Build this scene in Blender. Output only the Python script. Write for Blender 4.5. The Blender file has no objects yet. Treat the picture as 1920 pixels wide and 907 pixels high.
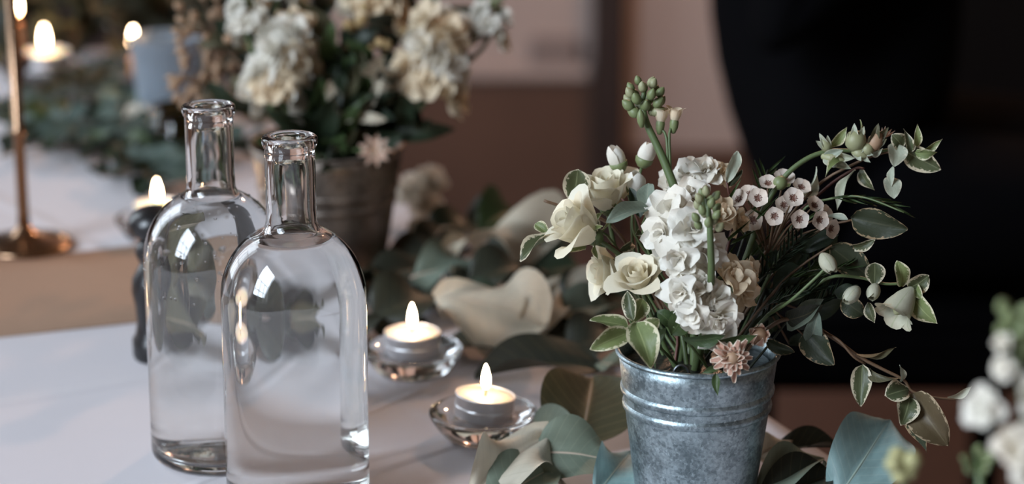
import bpy, bmesh, math, random
from math import sin, cos, pi, radians, sqrt, atan2
from mathutils import Vector, Matrix, noise

random.seed(7)
SC = bpy.context.scene
COL = SC.collection

# ------------------------------------------------------------------ camera
TZ = 0.75                 # height of the table top above the floor
CH = 0.581                # camera height above the table top
PITCH = radians(16.5)
F = 4800.0                # focal length in pixels of the 1920 px wide frame
cam_d = bpy.data.cameras.new('camera')
cam = bpy.data.objects.new('camera', cam_d); COL.objects.link(cam)
cam.location = (0, 0, TZ + CH)
cam.rotation_euler = (pi/2 - PITCH, 0, 0)
cam_d.sensor_width = 36.0
cam_d.lens = 36.0*F/1920
cam_d.clip_start = 0.05
cam_d.dof.use_dof = True
cam_d.dof.focus_distance = 1.475
cam_d.dof.aperture_fstop = 4.2
SC.camera = cam
SC.render.resolution_x, SC.render.resolution_y = 1920, 907

C0 = Vector((0, 0, TZ + CH))
FW = Vector((0, cos(PITCH), -sin(PITCH))); RT = Vector((1, 0, 0)); UP = Vector((0, sin(PITCH), cos(PITCH)))
def ray(x, y): return FW + RT*((x-960)/F) - UP*((y-453.5)/F)
def P(x, y, t): return C0 + ray(x, y)*t                     # at depth t
def at(x, y, z=0.0):                                        # on the plane z above the table
    r = ray(x, y); return C0 + r*((TZ + z - C0.z)/r.z)
def onY(x, y, Y):
    r = ray(x, y); return C0 + r*(Y/r.y)
def depth(p): return (p - C0).dot(FW)

# ------------------------------------------------------------------ light
w = bpy.data.worlds.new('world'); SC.world = w; w.use_nodes = True
bg = w.node_tree.nodes['Background']
bg.inputs[0].default_value = (1.0, 0.70, 0.54, 1); bg.inputs[1].default_value = 0.075

def area(name, loc, target, sx, sy, power, col):
    l = bpy.data.lights.new(name, 'AREA'); l.shape = 'RECTANGLE'; l.size = sx; l.size_y = sy
    l.energy = power; l.color = col
    o = bpy.data.objects.new(name, l); COL.objects.link(o)
    o.location = loc
    o.rotation_euler = (Vector(target)-Vector(loc)).to_track_quat('-Z', 'Y').to_euler()
    return o
# daylight entering by the two windows of the left wall (behind and to the left of the camera)
area('window_daylight', (-2.32, -0.45, 2.35), (-1.0, -0.20, 1.72), 1.5, 2.2, 205, (0.76, 0.87, 1.0))
area('window_daylight_far', (-2.32, 3.1, 2.0), (-1.0, 3.0, 1.6), 1.2, 2.0, 40, (0.80, 0.90, 1.0))

SC.view_settings.view_transform = 'Standard'
SC.view_settings.look = 'None'
SC.view_settings.gamma = 1.0
SC.view_settings.use_curve_mapping = False
SC.view_settings.exposure = 0.22
SC.cycles.max_bounces = 20
SC.cycles.transmission_bounces = 20
SC.cycles.transparent_max_bounces = 12
SC.cycles.sample_clamp_indirect = 6.0

# ------------------------------------------------------------------ helpers: objects
WM = {}
def thing(name, label, cat, loc=(0, 0, 0), group=None):
    o = bpy.data.objects.new(name, None); COL.objects.link(o)
    o.empty_display_size = 0.02
    o.location = loc; WM[o.name] = Matrix.Translation(Vector(loc))
    return tag(o, label, cat, group)
def tag(o, label, cat, group=None, kind=None):
    if label: o['label'] = label
    if cat: o['category'] = cat
    if group: o['group'] = group
    if kind: o['kind'] = kind
    return o
def part(name, me, mat, parent=None, M=None, label=None):
    """one mesh object with world matrix M, under parent"""
    o = bpy.data.objects.new(name, me); COL.objects.link(o)
    M = M or Matrix.Identity(4)
    WM[o.name] = M
    if parent is not None:
        o.parent = parent
        o.matrix_parent_inverse = WM[parent.name].inverted()
    o.matrix_basis = M
    if mat is not None:
        if not me.materials: me.materials.append(MT[mat] if isinstance(mat, str) else mat)
        elif me.materials[0] != MT[mat]:
            o.material_slots[0].link = 'OBJECT'; o.material_slots[0].material = MT[mat]
    if label: o['label'] = label
    return o
def struct(name, me, mat, M=None, parent=None):
    o = part(name, me, mat, parent, M)
    if parent is None: o['kind'] = 'structure'
    return o

# ------------------------------------------------------------------ helpers: meshes
def mesh(name, vs, fs, smooth=True, uvs=None):
    me = bpy.data.meshes.new(name)
    me.from_pydata([tuple(v) for v in vs], [], fs)
    if smooth: me.polygons.foreach_set('use_smooth', [True]*len(me.polygons))
    if uvs:
        ul = me.uv_layers.new(name='UVMap')
        for l in me.loops: ul.data[l.index].uv = uvs[l.vertex_index]
    me.update()
    return me
def lathe(name, prof, n=48, smooth=True, flip=False):
    """prof: (r, z) list; r == 0 collapses to one vertex"""
    vs, rows, fs = [], [], []
    for r, z in prof:
        if r <= 1e-9:
            rows.append([len(vs)]); vs.append((0, 0, z))
        else:
            rows.append(list(range(len(vs), len(vs)+n)))
            vs += [(r*cos(2*pi*k/n), r*sin(2*pi*k/n), z) for k in range(n)]
    for a, b in zip(rows, rows[1:]):
        for k in range(n):
            k2 = (k+1) % n
            if len(a) == 1 and len(b) == 1: continue
            if len(a) == 1: f = (a[0], b[k2], b[k])
            elif len(b) == 1: f = (a[k], a[k2], b[0])
            else: f = (a[k], a[k2], b[k2], b[k])
            fs.append(f[::-1] if flip else f)
    return mesh(name, vs, fs, smooth)
def arc(cx, cz, rx, rz, a0, a1, n):
    return [(cx + rx*cos(radians(a0+(a1-a0)*k/n)), cz + rz*sin(radians(a0+(a1-a0)*k/n))) for k in range(n+1)]
def cr(pts, n=5):
    """Catmull-Rom resample"""
    pts = [Vector(p) for p in pts]
    if len(pts) < 3: 
        return [pts[0].lerp(pts[-1], k/n) for k in range(n+1)]
    q = [pts[0]*2-pts[1]] + pts + [pts[-1]*2-pts[-2]]
    out = []
    for i in range(1, len(q)-2):
        for k in range(n):
            t = k/n; a, b, c, d = q[i-1], q[i], q[i+1], q[i+2]
            out.append(0.5*((2*b)+(c-a)*t+(2*a-5*b+4*c-d)*t*t+(3*b-a-3*c+d)*t**3))
    out.append(pts[-1]); return out
def tube(name, pts, r0, r1=None, seg=8, n=5, smooth=True):
    r1 = r0 if r1 is None else r1
    p = cr(pts, n); vs, fs = [], []
    prev = None
    for i, c in enumerate(p):
        d = (p[min(i+1, len(p)-1)] - p[max(i-1, 0)]).normalized()
        if prev is None:
            prev = d.orthogonal().normalized()
        prev = (prev - d*prev.dot(d)).normalized()
        b = d.cross(prev)
        r = r0 + (r1-r0)*i/(len(p)-1)
        for k in range(seg):
            a = 2*pi*k/seg
            vs.append(c + prev*(r*cos(a)) + b*(r*sin(a)))
    for i in range(len(p)-1):
        for k in range(seg):
            k2 = (k+1) % seg
            fs.append((i*seg+k, i*seg+k2, (i+1)*seg+k2, (i+1)*seg+k))
    fs.append(tuple(range(seg))[::-1]); fs.append(tuple((len(p)-1)*seg+k for k in range(seg)))
    return mesh(name, vs, fs, smooth)
def box(name, x0, x1, y0, y1, z0, z1, bevel=0.0):
    bm = bmesh.new()
    bmesh.ops.create_cube(bm, size=1.0)
    for v in bm.verts:
        v.co = Vector((x0+(v.co.x+.5)*(x1-x0), y0+(v.co.y+.5)*(y1-y0), z0+(v.co.z+.5)*(z1-z0)))
    if bevel: bmesh.ops.bevel(bm, geom=bm.edges[:], offset=bevel, segments=2, affect='EDGES')
    me = bpy.data.meshes.new(name); bm.to_mesh(me); bm.free(); return me
def leaf_mesh(name, prof='ovate', curl=0.5, fold=0.15, wave=0.03, nu=10, nv=4, twist=0.0, seed=0, waven=9):
    """unit blade: base at 0, tip on +x at 1, half width .5, normal +z"""
    vs, uvs, fs = [], [], []
    x = z = 0.0; rows = []
    sp = []
    for i in range(nu+1):
        u = i/nu
        sp.append((x, z, curl*(u-0.0)))
        a = curl*(u+.5/nu)
        x += cos(a)/nu; z -= sin(a)/nu
    for i in range(nu+1):
        u = i/nu; x, z, a = sp[i]
        if prof == 'ovate': wd = (sin(pi*min(1, u)**0.8))**0.75 if 0 < u < 1 else 0.0
        elif prof == 'oboval': wd = (sin(pi*u**1.25))**0.62 if 0 < u < 1 else 0.0
        elif prof == 'lance': wd = (sin(pi*u**0.75))**1.15 if 0 < u < 1 else 0.0
        elif prof == 'petal': wd = (sin(pi*(.06+.80*u**.85)))**0.9
        else: wd = (sin(pi*u))**0.6 if 0 < u < 1 else 0.0
        wd = max(wd, 0.035)
        tw = twist*(u-.5)
        for j in range(-nv, nv+1):
            v = j/nv
            yy = 0.5*wd*v
            hh = fold*abs(v)*wd*0.5 + wave*v*v*sin(waven*u+seed*1.7+(1.3 if v > 0 else 0)) + wave*.5*noise.noise(Vector((u*2.2+seed, v*1.6, seed*.37)))
            y2 = yy*cos(tw) - hh*sin(tw); h2 = yy*sin(tw) + hh*cos(tw)
            dx = -0.10*abs(v)**2*wd*(1 if prof == 'petal' else 0)*u
            vs.append(Vector((x + h2*sin(a) + dx, y2, z + h2*cos(a)))); uvs.append((u, .5+.5*v))
    m = 2*nv+1
    for i in range(nu):
        for j in range(m-1):
            fs.append((i*m+j, (i+1)*m+j, (i+1)*m+j+1, i*m+j+1))
    b = vs[nv]; t = vs[nu*m+nv]
    d = t-b; L = d.length; R = Matrix.Rotation(atan2(d.z, d.x), 3, 'Y')
    vs = [(R @ (v-b))/L for v in vs]
    return mesh(name, vs, fs, True, uvs)
def frame(base, tip, nrm, width=None, zs=None):
    """matrix taking the unit blade to base -> tip with its normal near nrm"""
    base, tip, nrm = Vector(base), Vector(tip), Vector(nrm)
    d = tip-base; L = d.length; x = d/L
    z = nrm - x*nrm.dot(x)
    if z.length < 1e-5: z = x.orthogonal()
    z.normalize(); y = z.cross(x)
    wv = width or L*.55
    zv = zs or L
    M = Matrix((( x.x*L, y.x*wv, z.x*zv, base.x), (x.y*L, y.y*wv, z.y*zv, base.y), (x.z*L, y.z*wv, z.z*zv, base.z), (0, 0, 0, 1)))
    return M
def basis(org, zdir, scale=1.0, spin=0.0):
    z = Vector(zdir).normalized()
    q = z.to_track_quat('Z', 'Y').to_matrix().to_4x4()
    return Matrix.Translation(Vector(org)) @ q @ Matrix.Rotation(spin, 4, 'Z') @ Matrix.Diagonal((scale, scale, scale, 1))

# ------------------------------------------------------------------ materials
MT = {}
class N:
    def __init__(s, name):
        s.m = bpy.data.materials.new(name); s.m.use_nodes = True; MT[name] = s.m
        s.t = s.m.node_tree; s.n = s.t.nodes; s.l = s.t.links
        s.b = s.n['Principled BSDF']; s.out = s.n['Material Output']
    def nd(s, typ, **kw):
        x = s.n.new(typ)
        for k, v in kw.items(): setattr(x, k, v)
        return x
    def link(s, a, b): s.l.new(a, b)
    def val(s, nodesock, v): nodesock.default_value = v
    def math(s, op, a, b=None, c=None):
        x = s.n.new('ShaderNodeMath'); x.operation = op
        for i, q in enumerate((a, b, c)):
            if q is None: continue
            if isinstance(q, (int, float)): x.inputs[i].default_value = q
            else: s.l.new(q, x.inputs[i])
        return x.outputs[0]
    def mix(s, fac, a, b):
        x = s.n.new('ShaderNodeMix'); x.data_type = 'RGBA'
        for i, q in ((0, fac), (6, a), (7, b)):
            if isinstance(q, (int, float)): x.inputs[i].default_value = q
            elif isinstance(q, tuple): x.inputs[i].default_value = q if len(q) == 4 else q+(1,)
            else: s.l.new(q, x.inputs[i])
        return x.outputs[2]
    def ramp(s, fac, lo, hi):
        x = s.n.new('ShaderNodeMapRange'); x.interpolation_type = 'SMOOTHSTEP'
        x.inputs[1].default_value = lo; x.inputs[2].default_value = hi
        s.l.new(fac, x.inputs[0]); return x.outputs[0]
    def noise(s, scale, detail=4, coord='Object', rough=.55):
        tc = s.n.new('ShaderNodeTexCoord'); x = s.n.new('ShaderNodeTexNoise')
        x.inputs['Scale'].default_value = scale; x.inputs['Detail'].default_value = detail; x.inputs['Roughness'].default_value = rough
        s.l.new(tc.outputs[coord], x.inputs['Vector']); return x.outputs['Fac']
    def bump(s, h, strength=.3, dist=.001):
        x = s.n.new('ShaderNodeBump'); x.inputs['Strength'].default_value = strength; x.inputs['Distance'].default_value = dist
        s.l.new(h, x.inputs['Height']); s.l.new(x.outputs[0], s.b.inputs['Normal'])
def plain(name, col, rough=.6, metal=0.0, spec=.5, var=.12, scale=30, bump=0.0, coat=0.0):
    k = N(name); b = k.b
    b.inputs['Roughness'].default_value = rough; b.inputs['Metallic'].default_value = metal
    b.inputs['Specular IOR Level'].default_value = spec
    if coat: b.inputs['Coat Weight'].default_value = coat
    nz = k.noise(scale)
    c2 = tuple(min(1, c*(1+var)) for c in col); c1 = tuple(c*(1-var) for c in col)
    k.link(k.mix(nz, c1, c2), b.inputs['Base Color'])
    if bump: k.bump(nz, bump, .002)
    return k.m
def foliage(name, col, edge=None, edge_at=.68, vein=(.3, .33, .2), vein_f=.35, rough=.5, trans=.22, back=None, var=.25, side=True, nveins=9.0, tcol=None, scale=60):
    """leaf and petal material in blade coordinates: u along, v across; optional cream margin, midrib and side veins"""
    k = N(name); b = k.b
    tc = k.nd('ShaderNodeTexCoord'); sx = k.nd('ShaderNodeSeparateXYZ'); k.link(tc.outputs['UV'], sx.inputs[0])
    u, v = sx.outputs[0], sx.outputs[1]
    av = k.math('ABSOLUTE', k.math('MULTIPLY', k.math('SUBTRACT', v, .5), 2.0))
    oi = k.nd('ShaderNodeObjectInfo')
    vec = k.nd('ShaderNodeVectorMath', operation='ADD'); k.link(tc.outputs['UV'], vec.inputs[0])
    cmb = k.nd('ShaderNodeCombineXYZ'); r50 = k.math('MULTIPLY', oi.outputs['Random'], 50.0); k.link(r50, cmb.inputs[0]); k.link(r50, cmb.inputs[2])
    k.link(cmb.outputs[0], vec.inputs[1])
    nz = k.nd('ShaderNodeTexNoise'); nz.inputs['Scale'].default_value = 5.5; nz.inputs['Detail'].default_value = 5
    k.link(vec.outputs[0], nz.inputs['Vector'])
    n2 = k.nd('ShaderNodeTexNoise'); n2.inputs['Scale'].default_value = 14; n2.inputs['Detail'].default_value = 3
    k.link(vec.outputs[0], n2.inputs['Vector'])
    dark = tuple(c*(1-var) for c in col); lite = tuple(min(1, c*(1+var)) for c in col)
    c = k.mix(nz.outputs[0], dark, lite)
    c = k.mix(k.math('MULTIPLY', oi.outputs['Random'], .35), c, tuple(min(1, q*(1+var)*1.1) for q in (col[0]*1.15, col[1], col[2]*.85)))
    if vein_f > 0:
        mid = k.ramp(av, .07, .02)
        if side:
            ph = k.math('MULTIPLY', k.math('SUBTRACT', u, k.math('MULTIPLY', av, .22)), nveins*2*pi)
            sv = k.ramp(k.math('SINE', ph), .90, 1.0)
            mid = k.math('MAXIMUM', mid, k.math('MULTIPLY', sv, .45))
        c = k.mix(k.math('MULTIPLY', mid, vein_f), c, vein)
    if edge:
        ed = k.math('MAXIMUM', av, k.math('MULTIPLY', k.ramp(u, .86, 1.0), .9))
        ed = k.math('ADD', ed, k.math('MULTIPLY', k.math('SUBTRACT', n2.outputs[0], .5), 1.0))
        c = k.mix(k.ramp(ed, edge_at, edge_at+.10), c, edge)
    k.link(c, b.inputs['Base Color'])
    b.inputs['Roughness'].default_value = rough; b.inputs['Specular IOR Level'].default_value = .35
    k.bump(n2.outputs[0], .25, .0006)
    tr = k.nd('ShaderNodeBsdfTranslucent')
    if tcol: tr.inputs[0].default_value = tcol+(1,)
    else: k.link(c, tr.inputs[0])
    mx = k.nd('ShaderNodeMixShader'); mx.inputs[0].default_value = trans
    k.link(b.outputs[0], mx.inputs[1]); k.link(tr.outputs[0], mx.inputs[2]); k.link(mx.outputs[0], k.out.inputs[0])
    return k.m
def glass(name, col=(1, 1, 1), ior=1.5, rough=0.0):
    k = N(name); b = k.b
    b.inputs['Base Color'].default_value = col+(1,); b.inputs['Roughness'].default_value = rough
    b.inputs['IOR'].default_value = ior; b.inputs['Transmission Weight'].default_value = 1.0
    return k.m

# setting
plain('plaster', (.46, .36, .32), .85, var=.08, scale=3)
plain('plaster_dark', (.26, .20, .18), .85, var=.08, scale=3)
plain('wood_wall', (.115, .060, .040), .45, var=.3, scale=4)
plain('wood_dark', (.035, .020, .016), .5, var=.3, scale=6)
plain('door_black', (.0035, .003, .003), .7, var=.2, scale=6, spec=.1)
plain('wood_floor', (.085, .052, .042), .42, var=.25, scale=5)
plain('frame_white', (.7, .7, .68), .5, var=.05)
def cloth(crease=()):
    k = N('tablecloth'); b = k.b
    k.link(k.mix(k.noise(6, 3), (.55, .52, .54), (.61, .58, .60)), b.inputs['Base Color'])
    b.inputs['Roughness'].default_value = .85; b.inputs['Specular IOR Level'].default_value = .2
    b.inputs['Sheen Weight'].default_value = .15
    tc = k.nd('ShaderNodeTexCoord'); wv = k.nd('ShaderNodeTexWave'); wv.inputs['Scale'].default_value = 900; k.link(tc.outputs['Object'], wv.inputs[0])
    h = k.math('MULTIPLY', wv.outputs[1], .06)
    sx = k.nd('ShaderNodeSeparateXYZ'); k.link(tc.outputs['Object'], sx.inputs[0])
    wob = k.noise(5, 2)
    for a, b, c, wd in crease:
        d = k.math('ADD', k.math('ADD', k.math('MULTIPLY', sx.outputs[0], a), k.math('MULTIPLY', sx.outputs[1], b)), -c)
        d = k.math('ABSOLUTE', k.math('ADD', d, k.math('MULTIPLY', k.math('SUBTRACT', wob, .5), .02)))
        h = k.math('ADD', h, k.math('MULTIPLY', k.ramp(d, wd, 0.0), 4.0))
    k.bump(h, .6, .0006)
plain('tan_matte', (.35, .225, .155), .9, var=.08, scale=300, spec=.2)
# glass and candles
glass('bottle_glass', (.985, .99, .985), 1.50)
glass('water', (.985, .988, .985), 1.33)
glass('dish_glass', (.97, .985, .975), 1.50)
plain('vase_glass', (.62, .72, .82), .45, var=.08, scale=20)
MT['vase_glass'].node_tree.nodes['Principled BSDF'].inputs['Transmission Weight'].default_value = .75
plain('aluminium', (.88, .88, .90), .45, 1.0, var=.06, scale=80)
def wax():
    k = N('wax'); b = k.b
    b.inputs['Base Color'].default_value = (.95, .86, .76, 1); b.inputs['Roughness'].default_value = .45
    b.inputs['Subsurface Weight'].default_value = .85; b.inputs['Subsurface Radius'].default_value = (.020, .012, .007)
    b.inputs['Subsurface Scale'].default_value = 1.0
wax()
plain('wick', (.02, .015, .012), .9)
def flame():
    k = N('flame'); e = k.nd('ShaderNodeEmission')
    tc = k.nd('ShaderNodeTexCoord'); sx = k.nd('ShaderNodeSeparateXYZ'); k.link(tc.outputs['Generated'], sx.inputs[0])
    c = k.mix(k.ramp(sx.outputs[2], 0.0, .4), (1.0, .50, .22), (1.0, .70, .42))
    k.link(c, e.inputs[0]); e.inputs[1].default_value = 60.0
    k.link(e.outputs[0], k.out.inputs[0])
flame()
plain('brass', (.34, .21, .13), .25, 1.0, var=.15, scale=40)
plain('black_lacquer', (.008, .008, .009), .35, var=.2, coat=.2)
plain('candle_orange', (.65, .30, .14), .5, var=.05)
# galvanised steel
def galv(name, c1, c2):
    k = N(name); b = k.b; tc = k.nd('ShaderNodeTexCoord')
    vo = k.nd('ShaderNodeTexVoronoi'); vo.inputs['Scale'].default_value = 620; k.link(tc.outputs['Object'], vo.inputs['Vector'])
    bw = k.nd('ShaderNodeRGBToBW'); k.link(vo.outputs['Color'], bw.inputs[0])
    n1 = k.noise(70, 6, rough=.7); n2 = k.noise(420, 3)
    f = k.math('ADD', k.math('MULTIPLY', bw.outputs[0], .22), k.math('MULTIPLY', n1, .85))
    sp = k.ramp(k.noise(900, 4, rough=.75), .60, .72); sp2 = k.ramp(k.noise(330, 5, rough=.7), .56, .66)
    cc = k.mix(k.ramp(f, .34, .72), c1, c2)
    cc = k.mix(k.math('MULTIPLY', sp, .55), cc, tuple(q*.25 for q in c1)); cc = k.mix(k.math('MULTIPLY', sp2, .45), cc, tuple(min(1, q*1.45) for q in c2))
    k.link(cc, b.inputs['Base Color'])
    b.inputs['Metallic'].default_value = .85
    k.link(k.math('ADD', k.math('MULTIPLY', n1, .30), .26), b.inputs['Roughness'])
    k.bump(k.math('ADD', n1, k.math('MULTIPLY', n2, .4)), .45, .0008)
galv('galvanised', (.15, .19, .205), (.40, .48, .51))
galv('galvanised_warm_lit', (.17, .14, .12), (.34, .29, .25))  # darker, browner copy: the rear bucket's warm, dim light put into its colour
plain('foam', (.012, .012, .010), .35, var=.4, scale=200, bump=.6)
plain('wire', (.22, .24, .25), .35, .9)
# plants
CREAM = (.56, .50, .36)
foliage('pitto', (.070, .085, .042), edge=CREAM, edge_at=.70, vein=(.30, .33, .18), vein_f=.45, rough=.42, side=False)
foliage('pitto_light', (.15, .19, .075), edge=(.60, .56, .38), edge_at=.74, vein=(.42, .46, .22), vein_f=.4, rough=.45, side=False)
foliage('pitto_dark', (.030, .038, .020), edge=(.33, .24, .14), edge_at=.86, vein=(.09, .09, .05), vein_f=.4, rough=.5, side=False)
foliage('pitto_pale', (.34, .38, .30), edge=(.56, .54, .42), edge_at=.80, vein=(.46, .48, .38), vein_f=.4, side=False)
foliage('pitto_bronze', (.080, .062, .034), edge=(.36, .28, .18), edge_at=.86, vein=(.17, .14, .08), vein_f=.5, side=False)
foliage('leaf_green', (.045, .075, .028), vein=(.16, .20, .09), vein_f=.4, rough=.42)
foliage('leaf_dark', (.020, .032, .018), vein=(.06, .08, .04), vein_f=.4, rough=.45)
foliage('leaf_grey', (.15, .19, .15), vein=(.34, .36, .27), vein_f=.45, rough=.6, var=.3)
foliage('leaf_teal', (.20, .31, .31), vein=(.36, .44, .40), vein_f=.6, rough=.5, var=.5, nveins=11)
foliage('leaf_olive', (.075, .072, .040), vein=(.26, .21, .11), vein_f=.6, rough=.5, var=.3)
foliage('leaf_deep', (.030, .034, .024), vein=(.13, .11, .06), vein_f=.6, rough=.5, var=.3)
foliage('leaf_cream', (.46, .43, .35), vein=(.28, .26, .20), vein_f=.4, rough=.65, var=.2)
foliage('eucalyptus', (.070, .105, .090), vein=(.18, .22, .18), vein_f=.3, rough=.55, var=.3)
foliage('petal_white', (.76, .745, .68), vein_f=0, rough=.55, trans=.30, var=.05)
foliage('petal_rose', (.78, .74, .60), vein_f=0, rough=.5, trans=.30, var=.04)
foliage('petal_cream', (.72, .62, .46), vein_f=0, rough=.55, trans=.30, var=.06)
foliage('petal_wax', (.64, .57, .50), edge=(.70, .50, .45), edge_at=.95, vein_f=0, rough=.5, trans=.2, var=.06)
foliage('petal_pink', (.50, .31, .235), edge=(.66, .56, .45), edge_at=.62, vein=(.45, .16, .14), vein_f=.5, rough=.6, var=.15, side=False)
foliage('petal_bell', (.48, .48, .37), vein=(.36, .40, .24), vein_f=.6, rough=.55, trans=.3, var=.12, side=False)
plain('stem_green', (.085, .12, .045), .5, var=.2, scale=60)
plain('stem_dark', (.030, .035, .020), .55, var=.2, scale=60)
plain('rib_teal', (.26, .33, .28), .5, var=.1)
plain('stem_red', (.10, .035, .025), .5, var=.2, scale=60)
plain('stem_brown', (.13, .075, .04), .6, var=.25, scale=80)
plain('stem_pale', (.45, .36, .28), .6, var=.15, scale=80)
plain('bud_green', (.15, .18, .075), .5, var=.25, scale=90)
plain('bud_olive', (.26, .26, .14), .5, var=.25, scale=90)
plain('bud_yellow', (.34, .32, .15), .6, var=.2, scale=90)
plain('bud_white', (.85, .83, .76), .5, var=.05, scale=60)
plain('bud_brown', (.32, .20, .12), .6, var=.3, scale=120)
plain('wax_cup', (.14, .065, .045), .5, var=.2, scale=90)
plain('gold_dry', (.40, .28, .13), .7, var=.3, scale=60)
# person
plain('suit_black', (.0025, .0024, .0030), .9, var=.2, spec=.05)
plain('skin', (.50, .30, .22), .5, var=.05)
plain('hair_dark', (.02, .014, .010), .5)

# ================================================================== THE SETTING
struct('floor', box('floor', -2.4, 3.2, -2.6, 5.0, -.05, 0), 'wood_floor')
WY = 4.5
def wallbox(x0, x1, y0, y1, yb=WY, th=.04):
    """a box on the back wall given by its corners in the photograph"""
    a = onY(x0, y0, yb); b = onY(x1, y1, yb)
    return a.x, b.x, yb, yb+th, b.z, a.z
struct('wall_back', box('wall_back', -2.4, 3.2, WY+.04, WY+.14, 0, 2.8), 'plaster')
def wp(name, x0, x1, y0, y1, mat, th=.035, z0=None, z1=None):
    a = onY(x0, y0, WY); b = onY(x1, y1, WY)
    return box(name, a.x, b.x, WY+.04-th, WY+.04, b.z if z0 is None else z0, a.z if z1 is None else z1, .004)
struct('trim_1', wp('dado_panel_left', 560, 1108, 150, 700, 'wood_wall', .02, z0=.0), 'wood_wall')
struct('trim_2', wp('dado_rail', 560, 1108, 128, 152, 'plaster', .03), 'plaster')
struct('trim_3', wp('post', 1112, 1164, 0, 700, 'wood_dark', .06, z0=0, z1=2.8), 'wood_dark')
struct('trim_4', wp('dado_panel_right', 1164, 1452, 285, 700, 'wood_wall', .02, z0=0), 'wood_wall')
struct('trim_5', wp('wall_niche', 995, 1085, 76, 128, 'wood_dark', .02), 'plaster_dark')
d1 = struct('door_1', wp('door_panel', 1460, 2600, 0, 700, 'door_black', .05, z0=0, z1=2.3), 'door_black')
part('door_frame', wp('door_frame', 1450, 1468, 0, 700, 'wood_dark', .07, z0=0, z1=2.35), 'wood_dark', d1)
struct('trim_6', wp('dark_panelling', -1500, 560, 0, 700, 'wood_dark', .03, z0=0, z1=2.8), 'wood_dark')
# left wall with two windows
wl = struct('wall_left', box('wall_left', -2.3, -2.2, -2.6, 5.0, 0, .95), 'plaster')
for nm, y0, y1, z0, z1 in (('wall_panel', -2.6, -1.25, .95, 3.5), ('wall_panel', .35, 2.45, .95, 3.5), ('wall_panel', 3.75, 5.0, .95, 3.5), ('wall_panel', -2.6, 5.0, 3.5, 3.65)):
    part(nm, box(nm, -2.3, -2.2, y0, y1, z0, z1), 'plaster', wl)
for i, (y0, y1) in enumerate(((-1.25, .35), (2.45, 3.75))):
    wn = struct('window_%d' % (i+1), box('sill', -2.32, -2.12, y0-.03, y1+.03, .93, .96, .004), 'frame_white')
    ym = (y0+y1)/2
    for q in (y0+.02, ym-(y1-y0)/6, ym+(y1-y0)/6, y1-.02):
        part('mullion', box('mullion', -2.27, -2.23, q-.02, q+.02, .96, 3.5), 'frame_white', wn)
    for q in (1.6, 2.25, 2.9, 3.48):
        part('glazing_bar', box('glazing_bar', -2.265, -2.235, y0, y1, q-.015, q+.015), 'frame_white', wn)

def add_warm_lamp():  # unseen lamp, added for warm light on the back wall and rear flowers
    p = Vector((.62, 3.55, 2.15))
    t = thing('added_lamp', 'unseen hanging lamp added to warm the far end of the room', 'lamp', p)
    M = Matrix.Translation(p)
    part('shade', lathe('added_lamp_shade', [(.03, .16), (.06, .15), (.16, .02), (.18, 0), (.178, 0), (.158, .02), (.058, .145), (.03, .155)], 40), 'wood_dark', t, M)
    part('cord', tube('added_lamp_cord', [p+Vector((0, 0, .15)), p+Vector((0, 0, .45)), p+Vector((0, 0, .9))], .004, .004, 8, 2), 'wood_dark', t)
    l = bpy.data.lights.new('added_lamp_bulb', 'POINT'); l.energy = 44; l.color = (1.0, .58, .36); l.shadow_soft_size = .06
    o = bpy.data.objects.new('added_lamp_bulb', l); COL.objects.link(o); o.location = p + Vector((0, 0, -.03))
    o.parent = t; o.matrix_parent_inverse = M.inverted()
add_warm_lamp()

# ------------------------------------------------------------------ table, cloth, tan strip
E1, E2 = at(1510, 812), at(1445, 770)
ax = (E2-E1); ax.z = 0; ax.normalize()               # along the table, away from the camera
px_ = Vector((ax.y, -ax.x, 0))                       # towards the right edge of the table
E0 = Vector((E1.x, E1.y, TZ)) - ax*1.25              # near right corner
LEN, WID = 3.25, 0.98
LEN = max((at(120, 96)-E0).dot(ax), 1.0)
TM = Matrix(((-px_.x, ax.x, 0, E0.x), (-px_.y, ax.y, 0, E0.y), (0, 0, 1, 0), (0, 0, 0, 1)))   # u: across to the left, v: along
tb = thing('banquet_table', 'long wooden banquet table hidden under the white tablecloth', 'table', TM @ Vector((WID/2, LEN/2, 0)))
part('tabletop', box('tabletop', .012, WID-.012, .012, LEN-.012, TZ-.035, TZ-.006, .003), 'wood_wall', tb, TM)
for u, v in ((.12, .15), (WID-.12, .15), (.12, LEN-.15), (WID-.12, LEN-.15), (.12, LEN/2), (WID-.12, LEN/2)):
    part('leg', box('leg', u-.03, u+.03, v-.03, v+.03, 0, TZ-.035, .004), 'wood_wall', tb, TM)
def make_cloth():
    nu, nv = 60, 140; vs, fs, uv = [], [], []
    drop = .30; r = .012
    prof = []                                       # across: (offset outwards, drop)
    us = [0]*0
    cols = []
    for i in range(8): cols.append(('R', 1-i/8))    # right skirt from the hem up
    for i in range(nu+1): cols.append(('T', i/nu))
    for i in range(1, 9): cols.append(('L', i/8))
    for j in range(nv+1):
        v = LEN*j/nv
        for k, q in cols:
            if k == 'T':
                u = WID*q; z = 0.0
                z = -.0006 + .0006*noise.noise(Vector((u*7, v*7, 0)))
                e = min(u, WID-u)
                if e < .01: z -= (.01-e)*.4
            else:
                out = .010 + .020*q*(1+sin(v*19+(0 if k == 'R' else 2)))*.8
                u = -out if k == 'R' else WID+out
                z = -.006 - drop*q
            vs.append(Vector((u, v, TZ+z)))
    m = len(cols)
    for j in range(nv):
        for i in range(m-1):
            fs.append((j*m+i, j*m+i+1, (j+1)*m+i+1, (j+1)*m+i))
    return mesh('tablecloth', vs, [f[::-1] for f in fs])
iv_ = TM.inverted()
cre = []
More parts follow.
